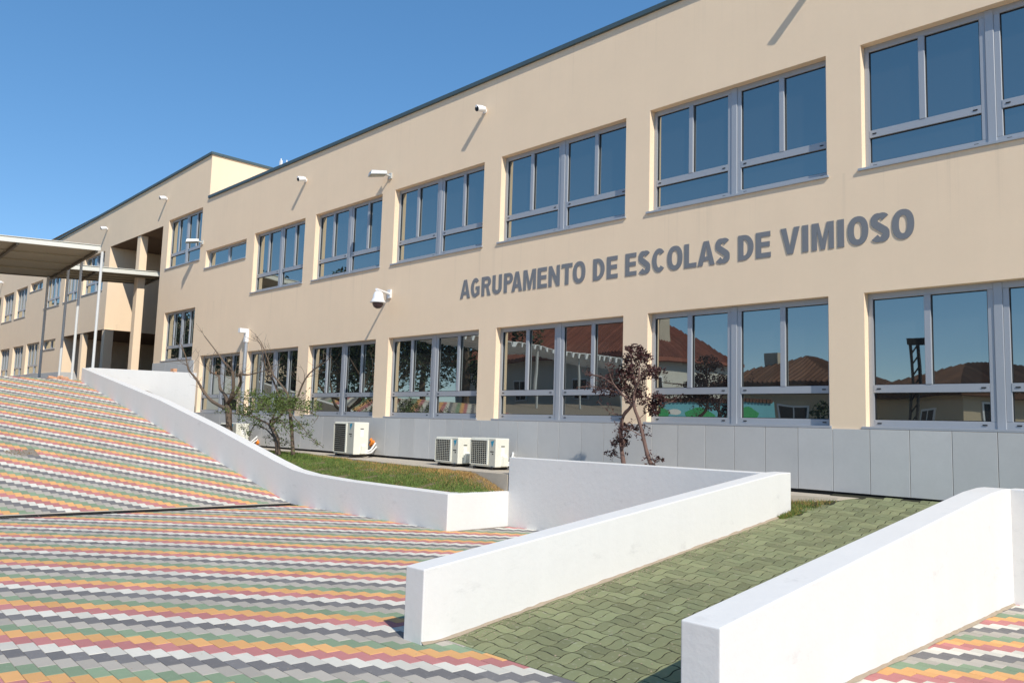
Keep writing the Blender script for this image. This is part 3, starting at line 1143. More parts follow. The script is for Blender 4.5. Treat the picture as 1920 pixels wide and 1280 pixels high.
def glyph(ch, w):
    t, th = 0.080, 0.068     # vertical and horizontal stroke
    h = HH
    if ch == 'I':
        return [[(0, 0), (w, 0), (w, h), (0, h)]]
    if ch == 'L':
        return [[(0, 0), (w, 0), (w, th), (t, th), (t, h), (0, h)]]
    if ch == 'E':
        m0 = h / 2 - th / 2 + 0.006
        return [[(0, 0), (w, 0), (w, th), (t, th), (t, m0), (w * .93, m0), (w * .93, m0 + th), (t, m0 + th), (t, h - th), (w * .97, h - th), (w * .97, h), (0, h)]]
    if ch == 'T':
        return [[(w / 2 - t / 2, 0), (w / 2 + t / 2, 0), (w / 2 + t / 2, h - th), (w, h - th), (w, h), (0, h), (0, h - th), (w / 2 - t / 2, h - th)]]
    if ch == 'N':
        return [[(0, 0), (t * .92, 0), (t * .92, h * .58), (w - t * .92, 0), (w, 0), (w, h), (w - t * .92, h), (w - t * .92, h * .42), (t * .92, h), (0, h)]]
    if ch == 'M':
        s_ = t * .85
        return [[(0, 0), (s_, 0), (s_, h * .70), (w / 2 - s_ * .42, 0), (w / 2 + s_ * .42, 0), (w - s_, h * .70), (w - s_, 0), (w, 0), (w, h), (w - s_ * 1.35, h), (w / 2, h * .36), (s_ * 1.35, h), (0, h)]]
    if ch == 'V':
        return [[(w / 2 - t * .52, 0), (w / 2 + t * .52, 0), (w, h), (w - t, h), (w / 2, h * .27), (t, h), (0, h)]]
    if ch == 'A':
        xl = lambda z: (w / 2 - t * .54) * z / h
        z0, z1 = 0.07, 0.13
        return [[(0, 0), (t, 0), (xl(z0) + t, z0), (w - xl(z0) - t, z0), (w - t, 0), (w, 0), (w / 2 + t * .54, h), (w / 2 - t * .54, h)],
                [(xl(z1) + t * 1.02, z1), (w / 2, h * .80), (w - xl(z1) - t * 1.02, z1)]]
    if ch == 'O':
        o = -0.006
        e = lambda cx, cy, rx, ry, n=28: [(cx + rx * math.copysign(abs(math.cos(a)) ** .88, math.cos(a)), cy + ry * math.copysign(abs(math.sin(a)) ** .88, math.sin(a))) for a in [2 * math.pi * i / n for i in range(n)]]
        return [e(w / 2, h / 2, w / 2, h / 2 - o), e(w / 2, h / 2, w / 2 - t, h / 2 - th)]
    if ch == 'D':
        r = min(w * .62, h / 2)
        out = [(0, 0), (w - r, 0)] + arc(w - r, h / 2, r, h / 2, -90, 90, 14)[1:] + [(0, h)]
        inn = [(t, th), (w - r, th)] + arc(w - r, h / 2, r - t, h / 2 - th, -90, 90, 12)[1:] + [(t, h - th)]
        return [out, inn]
    if ch in 'PR':
        hb = h * .44          # bottom of the bowl
        cy = (h + hb) / 2
        ry = (h - hb) / 2
        r = min(w * .5, ry)
        bowl = arc(w - r, cy, r, ry, 90, -90, 12)
        inn = [(t, h - th)] + arc(w - r, cy, r - t * .95, ry - th * .92, 90, -90, 10) + [(t, hb + th * .92)]
        if ch == 'P':
            return [[(0, 0), (0, h)] + bowl + [(t, hb), (t, 0)], inn]
        return [[(0, 0), (0, h)] + arc(w - r, cy, r, ry, 90, -62, 12) + [(w * .76, hb * .96), (w, 0), (w - t * 1.08, 0), (w * .50, hb), (t, hb), (t, 0)], inn]
    if ch == 'U':
        r = w / 2
        rz_ = w * .46
        return [[(0, h), (0, rz_)] + arc(r, rz_, r, rz_, 180, 360, 14)[1:] + [(w, h), (w - t, h)] + arc(r, rz_ + .005, r - t, rz_ - th, 360, 180, 12) + [(t, h)]]
    if ch in 'CG':
        out = arc(w / 2, h / 2, w / 2, h / 2 + .005, 42, 318, 24)
        inn = arc(w / 2, h / 2, w / 2 - t, h / 2 - th, 312, 48, 20)
        if ch == 'C':
            return [out + inn]
        g0 = h * .56
        out = arc(w / 2, h / 2, w / 2, h / 2 + .005, 42, 300, 24)
        inn = arc(w / 2, h / 2, w / 2 - t, h / 2 - th, 300, 48, 20)
        return [out + [(w, h * .12), (w, g0), (w * .54, g0), (w * .54, g0 - th * .9), (w - t, g0 - th * .9), (w - t, h * .20)] + inn]
    if ch == 'S':
        # centre line through two bowls
        cl = arc(w / 2, h * .735, w / 2 - t / 2 - .002, h * .265 - th / 2 + .005, 28, 250, 14)[:-2]
        lo = arc(w / 2, h * .265, w / 2 - t / 2, h * .265 - th / 2 + .005, 70, -152, 14)[2:]
        cl = cl + lo
        L_, R_ = [], []
        for i, p in enumerate(cl):
            a, c = cl[max(0, i - 1)], cl[min(len(cl) - 1, i + 1)]
            dx, dy = c[0] - a[0], c[1] - a[1]
            l = math.hypot(dx, dy)
            nx, ny = -dy / l, dx / l
            hw = abs(nx) * t * .46 + abs(ny) * th * .44
            hw = max(hw, th * .44)
            L_.append((p[0] + nx * hw, p[1] + ny * hw))
            R_.append((p[0] - nx * hw, p[1] - ny * hw))
        return [L_ + R_[::-1]]
    return [[(0, 0), (w, 0), (w, h), (0, h)]]


LET = [('A', -11.667, -11.38), ('G', -11.357, -11.113), ('R', -11.06, -10.808), ('U', -10.763, -10.516), ('P', -10.459, -10.23), ('A', -10.26, -9.99), ('M', -9.964, -9.657), ('E', -9.617, -9.392), ('N', -9.354, -9.097), ('T', -9.059, -8.816), ('O', -8.802, -8.532), ('D', -8.366, -8.127), ('E', -8.082, -7.861), ('E', -7.711, -7.494), ('S', -7.459, -7.236), ('C', -7.2, -6.951), ('O', -6.925, -6.657), ('L', -6.625, -6.417), ('A', -6.396, -6.115), ('S', -6.106, -5.875), ('D', -5.741, -5.506), ('E', -5.472, -5.251), ('V', -5.11, -4.841), ('I', -4.807, -4.723), ('M', -4.675, -4.383), ('I', -4.337, -4.252), ('O', -4.208, -3.949), ('S', -3.921, -3.695), ('O', -3.665, -3.409)]
sign = thing('wall_lettering', (-7.5, 0, 2.37), 'grey capital letters reading AGRUPAMENTO DE ESCOLAS DE VIMIOSO on the cream wall', 'sign')
for ch, xa, xb in LET:
    loops = glyph(ch, xb - xa)
    zb = 2.378 - 0.004 * (xa + 7.5) / 4
    b = MB()
    y0, y1 = -0.008, -0.001
    allp = [p for lp in loops for p in lp]
    tris = tessellate_polygon([[Vector((p[0], p[1], 0)) for p in lp] for lp in loops])
    for t in tris:
        q = [allp[i] for i in t]
        ar = (q[1][0] - q[0][0]) * (q[2][1] - q[0][1]) - (q[2][0] - q[0][0]) * (q[1][1] - q[0][1])
        if ar < 0:
            q = q[::-1]
        b.poly([(xa + p[0], y0, zb + p[1]) for p in q])
    for lp in loops:
        for i in range(len(lp)):
            p, q = lp[i], lp[(i + 1) % len(lp)]
            b.poly([(xa + p[0], y0, zb + p[1]), (xa + q[0], y0, zb + q[1]), (xa + q[0], y1, zb + q[1]), (xa + p[0], y1, zb + p[1])])
    b.build('letter', M['letter'], sign)

# ------------------------------------------------------------------ wall fittings
def bullet_cam(x, z, label, dx=-0.03):
    o = thing('security_camera', (x, 0, z), label, 'camera', 'security cameras on the upper wall')
    d = Vector((dx, -1, -0.25)).normalized()
    base = Vector((x, 0, z))
    b = MB()
    b.tube([base + Vector((0, 0.002, -0.01)), base + Vector((0, -0.025, -0.01))], 0.045, 10)
    b.tube([base + Vector((0, -0.02, -0.01)), base + Vector((0, -0.07, -0.02))], 0.018, 8)
    b.build('bracket', M['camwhite'], o)
    c = base + Vector((0.03, -0.075, 0.01))
    b = MB()
    b.tube([c - d * 0.03, c - d * 0.025, c + d * 0.16, c + d * 0.17], [0.025, 0.05, 0.054, 0.053], 14)
    b.build('housing', M['camwhite'], o)
    b = MB()
    b.tube([c + d * 0.17, c + d * 0.176], [0.053, 0.051], 14)
    b.build('lens', M['black'], o)
    b = MB()
    b.tube([c + d * 0.02 + Vector((0, 0, 0.045)), c + d * 0.19 + Vector((0, 0, 0.05))], [0.022, 0.026], 8)
    b.build('sun_shield', M['camwhite'], o)
    return o


bullet_cam(-11.13, 5.975, 'white wall camera above the gap between the fourth and third windows from the right edge')
bullet_cam(-17.72, 5.93, 'white wall camera high on the lettered wing, left of the square floodlight')
bullet_cam(-26.66, 7.09, 'white wall camera at the top of the tall wing, near its right corner')
bullet_cam(-32.30, 6.955, 'white wall camera at the top of the tall wing, above the canopy end')
bullet_cam(-47.75, 6.53, 'tiny white wall camera at far left just under the canopy')
bullet_cam(-4.62, 6.02, 'white wall camera above the frame whose long shadow falls near the top right windows')


def floodlight(x, z, label, tilt=0.0):
    o = thing('floodlight', (x, 0, z), label, 'floodlight', 'floodlights on the facade')
    b = MB()
    b.box(x - 0.05, x + 0.05, -0.03, 0, z - 0.06, z + 0.06)
    b.tube([(x, -0.02, z), (x - 0.02, -0.14, z + 0.02)], 0.022, 8)
    b.build('bracket', M['lamp_body'], o)
    mt = Matrix.Translation((x - 0.03, -0.13, z + 0.03)) @ Matrix.Rotation(-0.35, 4, 'Z') @ Matrix.Rotation(0.12, 4, 'X')
    b = MB()
    vs = [(-0.10, 0.02, -0.03), (0.10, 0.02, -0.03), (0.14, -0.36, -0.05), (-0.14, -0.36, -0.05), (-0.09, 0.02, 0.05), (0.09, 0.02, 0.05), (0.12, -0.33, 0.045), (-0.12, -0.33, 0.045)]
    b.mesh_part([mt @ Vector(v) for v in vs], [(0, 1, 2, 3), (7, 6, 5, 4), (4, 5, 1, 0), (5, 6, 2, 1), (6, 7, 3, 2), (7, 4, 0, 3)])
    b.build('housing', M['lamp_body'], o, bevel=0.012)
    b = MB()
    b.mesh_part([mt @ Vector(v) for v in [(-0.085, -0.02, -0.046), (0.085, -0.02, -0.046), (0.12, -0.335, -0.056), (-0.12, -0.335, -0.056)]], [(3, 2, 1, 0)])
    b.build('lamp_glass', M['lamp_glass'], o)
    return o


floodlight(-14.12, 5.30, 'square grey floodlight high between the fourth and fifth upper windows from the right')
floodlight(-23.62, 5.19, 'pale floodlight beside the tall wing corner, above the narrow strip window')

# dome camera
dc = thing('dome_camera', (-13.96, 0, 2.70), 'white dome camera on an arm left of the lettering', 'camera')
b = MB()
b.box(-14.02, -13.90, -0.03, 0, 2.61, 2.79)
b.tube([(-13.96, -0.02, 2.70), (-13.74, -0.50, 2.71)], 0.028, 8)
b.build('arm', M['camwhite'], dc, smooth=False)
cx, cy, cz = -13.735, -0.45, 2.68
prof = [(0.012, 0.0), (0.05, -0.005), (0.085, -0.03), (0.105, -0.08), (0.115, -0.15), (0.135, -0.205), (0.165, -0.225), (0.160, -0.245), (0.12, -0.25)]
b = MB()
n = 20
vs = [(cx + r * math.cos(2 * math.pi * k / n), cy + r * math.sin(2 * math.pi * k / n), cz + z) for r, z in prof for k in range(n)]
fs = [(i * n + k, i * n + (k + 1) % n, (i + 1) * n + (k + 1) % n, (i + 1) * n + k) for i in range(len(prof) - 1) for k in range(n)]
b.mesh_part(vs, [tuple(reversed(f)) for f in fs])
b.build('hood', M['camwhite'], dc, smooth=True)
prof = [(0.118, -0.246), (0.112, -0.29), (0.085, -0.335), (0.045, -0.36), (0.004, -0.366)]
b = MB()
vs = [(cx + r * math.cos(2 * math.pi * k / n), cy + r * math.sin(2 * math.pi * k / n), cz + z) for r, z in prof for k in range(n)]
fs = [(i * n + k, (i + 1) * n + k, (i + 1) * n + (k + 1) % n, i * n + (k + 1) % n) for i in range(len(prof) - 1) for k in range(n)]
b.mesh_part(vs, fs)
b.build('dome', M['smoke'], dc, smooth=True)

# conduit with sensor box
cdt = thing('wall_conduit', (-20.33, 0, -0.7), 'thin grey wall pipe topped by a small white box above the bare tree', 'pipe')
b = MB()
b.tube([(-20.33, -0.045, -0.72), (-20.29, -0.045, 2.1)], 0.045, 8)
b.build('pipe', M['alu'], cdt)
b = MB()
b.box(-20.36, -20.24, -0.10, -0.005, 2.0, 2.36)
b.box(-20.35, -20.23, -0.27, -0.10, 2.24, 2.36)
b.build('box', M['camwhite'], cdt, bevel=0.01)

# ------------------------------------------------------------------ air conditioners
def ac_unit(x0, x1, y0, y1, z0, z1, label, panel=0.23, slats=False):
    o = thing('air_conditioner', ((x0 + x1) / 2, (y0 + y1) / 2, z0 - 0.05), label, 'air conditioner', 'air conditioning units at the foot of the wall')
    W, H = x1 - x0, z1 - z0
    b = MB()
    b.box(x0, x1, y0, y1, z0, z1)
    b.build('casing', M['ac'], o, bevel=0.012)
    xp = x1 - W * panel
    # recessed dark fan opening with fan and wire grille
    fx0, fx1, fz0, fz1 = x0 + 0.02, xp - 0.035, z0 + 0.045, z1 - 0.045
    b = MB()
    b.box(fx0, fx1, y0 - 0.004, y0 - 0.001, fz0, fz1)
    b.build('fan_opening', M['black'], o)
    fcx, fcz, fr = (fx0 + fx1) / 2, (fz0 + fz1) / 2, min(fx1 - fx0, fz1 - fz0) * 0.46
    b = MB()
    for k in range(3):
        a0 = 2 * math.pi * k / 3
        pts = [(fcx + fr * q * math.cos(a0 + t), y0 - 0.006 - 0.006 * (t / 1.2), fcz + fr * q * math.sin(a0 + t)) for q, t in ((0.2, 0), (0.9, 0.1), (0.95, 0.9), (0.6, 1.2), (0.2, 0.9))]
        b.poly(pts)
    b.tube([(fcx, y0 - 0.003, fcz), (fcx, y0 - 0.014, fcz)], fr * 0.22, 12)
    b.build('fan', M['iron'], o)
    b = MB()
    nv, nh = (0, 14) if slats else (8, 12)
    for k in range(1, nv):
        x = fx0 + (fx1 - fx0) * k / nv
        b.box(x - 0.003, x + 0.003, y0 - 0.022, y0 - 0.017, fz0, fz1)
    for k in range(1, nh):
        z = fz0 + (fz1 - fz0) * k / nh
        b.box(fx0, fx1, y0 - 0.026, y0 - 0.022, z - 0.003, z + 0.003)
    for q in ((fx0 - 0.012, fx0, fz0 - 0.012, fz1 + 0.012), (fx1, fx1 + 0.03, fz0 - 0.012, fz1 + 0.012), (fx0, fx1, fz0 - 0.012, fz0), (fx0, fx1, fz1, fz1 + 0.012)):
        b.box(q[0], q[1], y0 - 0.026, y0 + 0.002, q[2], q[3], 1)
    b.build('grille', [M['ac_grey'], M['ac']], o)
    # front strip: blue mark and a short dark line of lettering
    b = MB()
    b.box(xp + 0.004, x1 - 0.006, y0 - 0.004, y0 + 0.001, z0 + 0.02, z1 - 0.015)
    b.build('front_strip', M['ac_grey'], o)
    b = MB()
    mx, mz, sc = (xp + x1) / 2, z1 - 0.10, W * 0.1
    b.mesh_part([(mx - sc * .6, y0 - 0.006, mz + sc * .8), (mx + sc * .7, y0 - 0.006, mz + sc), (mx + sc * .35, y0 - 0.006, mz), (mx - sc * .1, y0 - 0.006, mz - sc * .9), (mx - sc * .3, y0 - 0.006, mz - sc * .1)], [(4, 3, 2, 1, 0)])
    b.build('emblem', M['logo'], o)
    b = MB()
    b.box(mx - sc * .75, mx + sc * .6, y0 - 0.0065, y0 - 0.003, mz - sc * 2.1, mz - sc * 1.85)
    b.box(mx, mx + sc * .5, y0 - 0.0065, y0 - 0.003, mz - sc * 2.7, mz - sc * 2.4)
    b.build('marking', M['black'], o)
    # right side: handle slot, rating label, valve cover
    b = MB()
    yc = (y0 + y1) / 2
    b.box(x1 - 0.002, x1 + 0.003, yc - 0.03, yc + 0.05, z1 - 0.14, z1 - 0.125)
    b.build('handle_slot', M['black'], o)
    b = MB()
    b.box(x1 - 0.002, x1 + 0.003, yc - 0.03, yc + 0.05, z1 - 0.30, z1 - 0.16)
    b.build('rating_label', M['pipe'], o)
    b = MB()
    b.mesh_part([(x1 + d_, y, z) for d_ in (0, 0.05) for y, z in ((yc - 0.03 + d_ * .2, z0 + 0.02), (yc + 0.10, z0 + 0.02), (yc + 0.10 - d_ * .3, z0 + 0.21 - d_), (yc - 0.0, z0 + 0.21 - d_))],
                [(0, 1, 5, 4), (1, 2, 6, 5), (2, 3, 7, 6), (3, 0, 4, 7), (4, 5, 6, 7)])
    b.build('valve_cover', M['ac'], o)
    for xx in (x0 + 0.09, x1 - 0.11):
        b = MB()
        b.box(xx, xx + 0.05, y0 - 0.02, y1 + 0.02, z0 - 0.045, z0 + 0.001)
        b.build('foot', M['black'], o)
    b = MB()
    b.tube([(x1 + 0.005, yc + .08, z0 + 0.08), (x1 + 0.05, yc + .13, z0 + 0.07), (x1 - 0.02, y1 + .08, z0 + 0.09), (x1 - 0.30, -0.06, z0 + 0.20), (x1 - 0.34, -0.02, z0 + 0.22)], 0.02, 8)
    b.tube([(x1 + 0.005, yc + .05, z0 + 0.05), (x1 + 0.07, yc + .12, z0 + 0.03), (x1 + 0.0, y1 + .08, z0 + 0.04), (x1 - 0.26, -0.06, z0 + 0.13), (x1 - 0.30, -0.02, z0 + 0.15)], 0.018, 8)
    b.build('pipe', M['pipe'], o)
    return o


ac_unit(-10.36, -9.745, -0.76, -0.45, -0.69, -0.215, 'right-hand ivory air conditioning unit of the close pair, next to the tall white wall', 0.26)
ac_unit(-11.30, -10.69, -0.76, -0.45, -0.685, -0.23, 'left-hand ivory air conditioning unit of the close pair beside the dry grass', 0.26)
ac_unit(-14.60, -13.87, -0.78, -0.43, -0.67, -0.02, 'larger ivory air conditioning unit with slatted grille and orange foam, standing alone', 0.34, True)
ac_unit(-19.95, -19.08, -0.76, -0.42, -0.69, -0.14, 'ivory air conditioning unit half hidden behind the bare tree trunk and low wall', 0.5, True)
for (x, z, lb) in ((-14.30, -0.44, 'lump of orange sealing foam on the grey base beside the larger unit'), (-19.36, -0.62, 'lump of orange sealing foam on the grey base beside the half hidden unit')):
    b = MB()
    for k in range(7):
        c = Vector((x + random.gauss(0, 0.03), -0.04, z + random.gauss(0, 0.035)))
        b.tube([c - Vector((0, 0, 0.04)), c - Vector((0, 0, .015)), c + Vector((0, 0, .015)), c + Vector((0, 0, 0.045))], [0.01, 0.036, 0.036, 0.01], 7)
    b.build('foam_patch', M['foam'], label=lb, category='foam')

# ------------------------------------------------------------------ entrance canopy at the left
def zc(x, y):
    return 4.80 + 0.07 * (x + 25.5) + 0.065 * (y + 2.3)


can = thing('entrance_canopy', (-28.3, -2.25, 0.95), 'flat pale metal canopy on thin posts over the entrance at far left', 'canopy')
XC1, XC2, XC3 = -25.5, -28.4, -30.05


def slab_c(b, xa, xb, ya, yb, d0, d1):
    c4 = [(xa, ya), (xb, ya), (xb, yb), (xa, yb)]
    b.hexa([(x, y, zc(x, y) + d0) for x, y in c4], [(x, y, zc(x, y) + d1) for x, y in c4])


for (xa, xb, ya, yb) in ((XC3, XC1, -9.0, -2.25), (XC3, XC2, -2.248, 0.72)):
    b = MB()
    slab_c(b, xa + .05, xb - .05, ya, yb - .02, .03, .12)
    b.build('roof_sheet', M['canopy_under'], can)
    b = MB()      # front fascia: gutter with a recessed band and an upper lip
    slab_c(b, xb - .05, xb, ya, yb, 0, .09)
    slab_c(b, xb - .03, xb - .02, ya, yb, .09, .15)
    slab_c(b, xb - .04, xb + .01, ya, yb, .15, .165)
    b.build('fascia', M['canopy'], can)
    b = MB()
    slab_c(b, xa, xa + .05, ya, yb, 0, .13)
    b.build('rear_edge', M['canopy_beam'], can)
    y = yb - 0.09
    while y > ya:
        b = MB()
        slab_c(b, xa + .05, xb - .055, y - .035, y + .035, -.06, .028)
        b.build('beam', M['canopy_beam'], can)
        y -= 2.05
    for i in range(1, 4):
        x = xb + (xa - xb) * i / 4
        b = MB()
        slab_c(b, x - .03, x + .03, ya, yb - .1, -.012, .026)
        b.build('purlin', M['canopy_under'], can)
for x, y in ((-25.62, -2.16), (-27.1, -2.28), (-28.36, -2.29), (-29.95, -2.45), (-25.62, -7.5), (-29.95, -7.5)):
    b = MB()
    b.tube([(x, y, 0.90), (x, y, zc(x, y) - 0.001)], 0.04, 12)
    b.tube([(x, y, 0.93), (x, y, 0.97)], 0.11, 12)
    b.build('post', M['steel_post'], can, smooth=False)

# ------------------------------------------------------------------ plants
T1 = [[[-17.91, -0.371], [-18.042, 0.166], [-18.036, 0.311]], [[-18.022, 0.214], [-18.702, 0.359], [-19.08, 0.585], [-19.333, 0.893], [-19.639, 1.131], [-19.686, 1.417], [-19.803, 1.761]], [[-18.09, 0.311], [-18.336, 0.506], [-18.866, 0.684], [-19.165, 0.94], [-19.472, 1.024], [-20.069, 1.143], [-20.325, 1.362]], [[-17.956, 0.311], [-17.701, 0.55], [-17.615, 0.859], [-17.671, 1.076], [-17.96, 1.255], [-18.321, 1.514], [-18.856, 1.916]], [[-17.88, 0.335], [-17.5, 0.596], [-17.325, 0.807], [-17.247, 0.97], [-16.845, 0.937], [-16.186, 0.99]]]
T2 = [[[-15.477, -0.80], [-15.645, -0.227], [-15.764, 0.237], [-15.799, 0.349]], [[-15.799, 0.349], [-15.823, 0.551], [-16.074, 0.78], [-16.349, 0.968], [-16.398, 1.178], [-16.624, 1.489], [-16.722, 1.705]], [[-15.797, 0.326], [-16.128, 0.462], [-16.449, 0.832], [-16.715, 1.071], [-16.841, 1.499], [-16.984, 1.671]], [[-15.778, 0.282], [-15.604, 0.371], [-15.52, 0.593], [-15.415, 0.813], [-15.223, 1.007], [-14.904, 1.151], [-14.554, 1.311]]]
BU = [[[-15.569, -0.80], [-15.6, -0.47], [-15.857, -0.194], [-16.001, -0.13]], [[-15.6, -0.47], [-15.928, -0.35], [-16.408, -0.206], [-16.896, -0.148]], [[-15.857, -0.194], [-15.786, -0.038], [-15.352, 0.012], [-14.741, 0.19]], [[-16.001, -0.13], [-16.532, 0.018], [-17.026, 0.08], [-17.434, 0.123]], [[-15.907, -0.151], [-15.983, 0.092], [-16.102, 0.314], [-16.316, 0.54]], [[-15.907, -0.151], [-15.668, 0.095], [-15.393, 0.359], [-15.061, 0.444]], [[-16.532, 0.018], [-16.854, 0.267], [-17.176, 0.452], [-17.494, 0.548]], [[-14.736, 0.147], [-14.347, -0.097], [-14.126, -0.338], [-13.803, -0.509]], [[-15.352, 0.012], [-14.961, -0.067], [-14.781, -0.19], [-14.528, -0.278]], [[-16.896, -0.148], [-16.684, -0.281], [-16.459, -0.545]], [[-15.99, -0.219], [-16.064, -0.354], [-16.082, -0.576]], [[-14.741, 0.19], [-14.336, 0.172], [-13.976, 0.073]]]
BE = [[-16.763, 0.313, 0.798, 0.253, 300], [-15.832, 0.337, 0.741, 0.244, 380], [-14.957, 0.273, 0.531, 0.171, 220], [-16.505, 0.541, 0.558, 0.114, 90], [-16.621, -0.029, 0.607, 0.136, 120], [-15.337, -0.117, 0.297, 0.129, 70], [-17.441, 0.17, 0.303, 0.118, 60]]
T3 = [[[-7.04, -0.80], [-7.053, -0.518], [-7.097, -0.217], [-7.13, 0.011], [-7.076, 0.195], [-6.936, 0.333], [-6.902, 0.546], [-6.925, 0.776], [-6.967, 1.007], [-6.98, 1.178]], [[-7.066, -0.352], [-7.002, -0.183], [-7.043, -0.063]], [[-6.45, -0.80], [-6.511, -0.531], [-6.565, -0.461], [-6.612, -0.317], [-6.679, -0.098], [-6.756, 0.139], [-6.805, 0.304], [-6.789, 0.515], [-6.717, 0.635], [-6.684, 0.845]], [[-6.805, 0.304], [-6.938, 0.455], [-7.094, 0.641], [-7.136, 0.812]], [[-6.975, 0.394], [-7.268, 0.55], [-7.57, 0.601], [-7.776, 0.587]], [[-7.055, 0.594], [-7.371, 0.739], [-7.698, 0.778], [-7.803, 0.797]], [[-6.717, 0.62], [-6.52, 0.781], [-6.413, 0.808]], [[-6.756, 0.139], [-6.675, 0.245], [-6.514, 0.335], [-6.355, 0.408]], [[-7.076, 0.18], [-7.183, 0.209], [-7.232, 0.255]], [[-6.936, 0.333], [-7.052, 0.456], [-7.169, 0.518]], [[-7.116, -0.218], [-7.271, -0.208], [-7.331, -0.164]], [[-7.217, -0.466], [-7.268, -0.392], [-7.386, -0.367]], [[-6.521, -0.466], [-6.468, -0.427], [-6.433, -0.382]], [[-6.679, -0.098], [-6.799, -0.012], [-6.893, 0.016]]]
TE = [[-7.10, 0.657, 0.33, 0.187, 330], [-7.367, 0.551, 0.26, 0.10, 80], [-6.911, 1.051, 0.224, 0.154, 230], [-6.983, 0.823, 0.207, 0.139, 170], [-6.628, 0.783, 0.162, 0.12, 110], [-6.466, 0.794, 0.089, 0.06, 30], [-6.863, 0.485, 0.222, 0.167, 190], [-6.532, 0.394, 0.142, 0.119, 130], [-6.603, 0.275, 0.126, 0.089, 70], [-7.043, -0.018, 0.151, 0.106, 110], [-7.155, -0.189, 0.153, 0.076, 70], [-7.288, -0.347, 0.117, 0.054, 20], [-6.781, 0.004, 0.128, 0.075, 35], [-6.486, -0.399, 0.07, 0.044, 14], [-6.723, 0.998, 0.092, 0.137, 60], [-7.672, 0.586, 0.144, 0.056, 35]]


def smooth_line(P, k=3):
    """Catmull-Rom through 3-D points"""
    out = []
    n = len(P)
    for i in range(n - 1):
        p0, p1, p2, p3 = P[max(0, i - 1)], P[i], P[i + 1], P[min(n - 1, i + 2)]
        for j in range(k):
            t = j / k
            out.append(0.5 * ((2 * p1) + (p2 - p0) * t + (2 * p0 - 5 * p1 + 4 * p2 - p3) * t * t + (3 * p1 - p0 - 3 * p2 + p3) * t ** 3))
    out.append(P[-1])
    return out


def lines3d(L, y, spread, rn, amp=0.012):
    """give each limb its own way in depth; limbs start where they leave their parent"""
    res = []
    for i, pl in enumerate(L):
        P = []
        drift = rn.choice((-1, 1)) * rn.uniform(0.3, 1.0) * spread if i else 0
        n = len(pl)
        y0 = y
        if i:
            best = 1e9
            for q in res:
                for p in q:
                    d = (p.x - pl[0][0]) ** 2 + (p.z - pl[0][1]) ** 2
                    if d < best:
                        best, y0, sp = d, p.y, p
        for j, (x, z) in enumerate(pl):
            t = j / (n - 1)
            P.append(Vector((x + (rn.gauss(0, amp) if j else 0), y0 + drift * t + (rn.gauss(0, amp) if j else 0), z)))
        if i and best < 0.05:
            P[0] = sp.copy()
        res.append(smooth_line(P))
    return res


def twigs(mb, line, r0, rn, n, length, depth=1, ends=None):
    for _ in range(n):
        i = rn.randrange(len(line) // 3, len(line))
        p = line[i]
        d = (line[min(i + 1, len(line) - 1)] - line[max(0, i - 1)]).normalized()
        v = (d + Vector((rn.gauss(0, .8), rn.gauss(0, .8), rn.gauss(0.25, .6)))).normalized()
        L_ = length * rn.uniform(.4, 1.1)
        pts = [p]
        for k in range(4):
            v = (v + Vector((rn.gauss(0, .22), rn.gauss(0, .22), rn.gauss(0.08, .2)))).normalized()
            pts.append(pts[-1] + v * L_ / 4)
        mb.tube(pts, [r0, r0 * .8, r0 * .6, r0 * .45, r0 * .25], 4, cap=False)
        if ends is not None:
            ends.extend(pts[2:])
        if depth:
            twigs(mb, pts, r0 * .6, rn, 2, length * .5, depth - 1, ends)


def leaf(mb, c, size, rn, r):
    n = Vector((rn.gauss(0, 1), rn.gauss(0, 1), rn.gauss(0.5, 1))).normalized()
    a = n.orthogonal().normalized()
    a = (Matrix.Rotation(rn.uniform(0, 6.28), 3, n) @ a)
    bb = n.cross(a)
    s_ = size * rn.uniform(.6, 1.3)
    w_ = s_ * .42
    mb.mesh_part([c - a * s_ * .5, c - bb * w_ * .5 + n * w_ * .12, c + a * s_ * .5, c + bb * w_ * .5 + n * w_ * .12, ], [(0, 1, 2), (0, 2, 3)], 0, r)


def plant(name, base, label, cat, L, y, spread, radii, bark, rn, tw=(5, 0.3, 0.006), limb='limb', trunks=(0,)):
    root = thing(name, base, label, cat)
    lines = lines3d(L, y, spread, rn)
    ends = []
    for i, ln in enumerate(lines):
        b = MB()
        r0, r1 = radii[0] if i in trunks else radii[1]
        if i > 5 and i not in trunks:
            r0 *= 0.45
        n = len(ln)
        rr = [r0 + (r1 - r0) * j / (n - 1) for j in range(n)]
        rr = [q * (1 + 0.10 * math.sin(j * 2.1 + i)) for j, q in enumerate(rr)]
        if i in trunks:
            rr[0] *= 1.25
        b.tube(ln, rr, 8)
        if i not in trunks or i == 2:
            twigs(b, ln, tw[2], rn, tw[0], tw[1], 1, ends)
        b.build('trunk' if i in trunks else limb, bark, root, smooth=True)
    return root, lines, ends


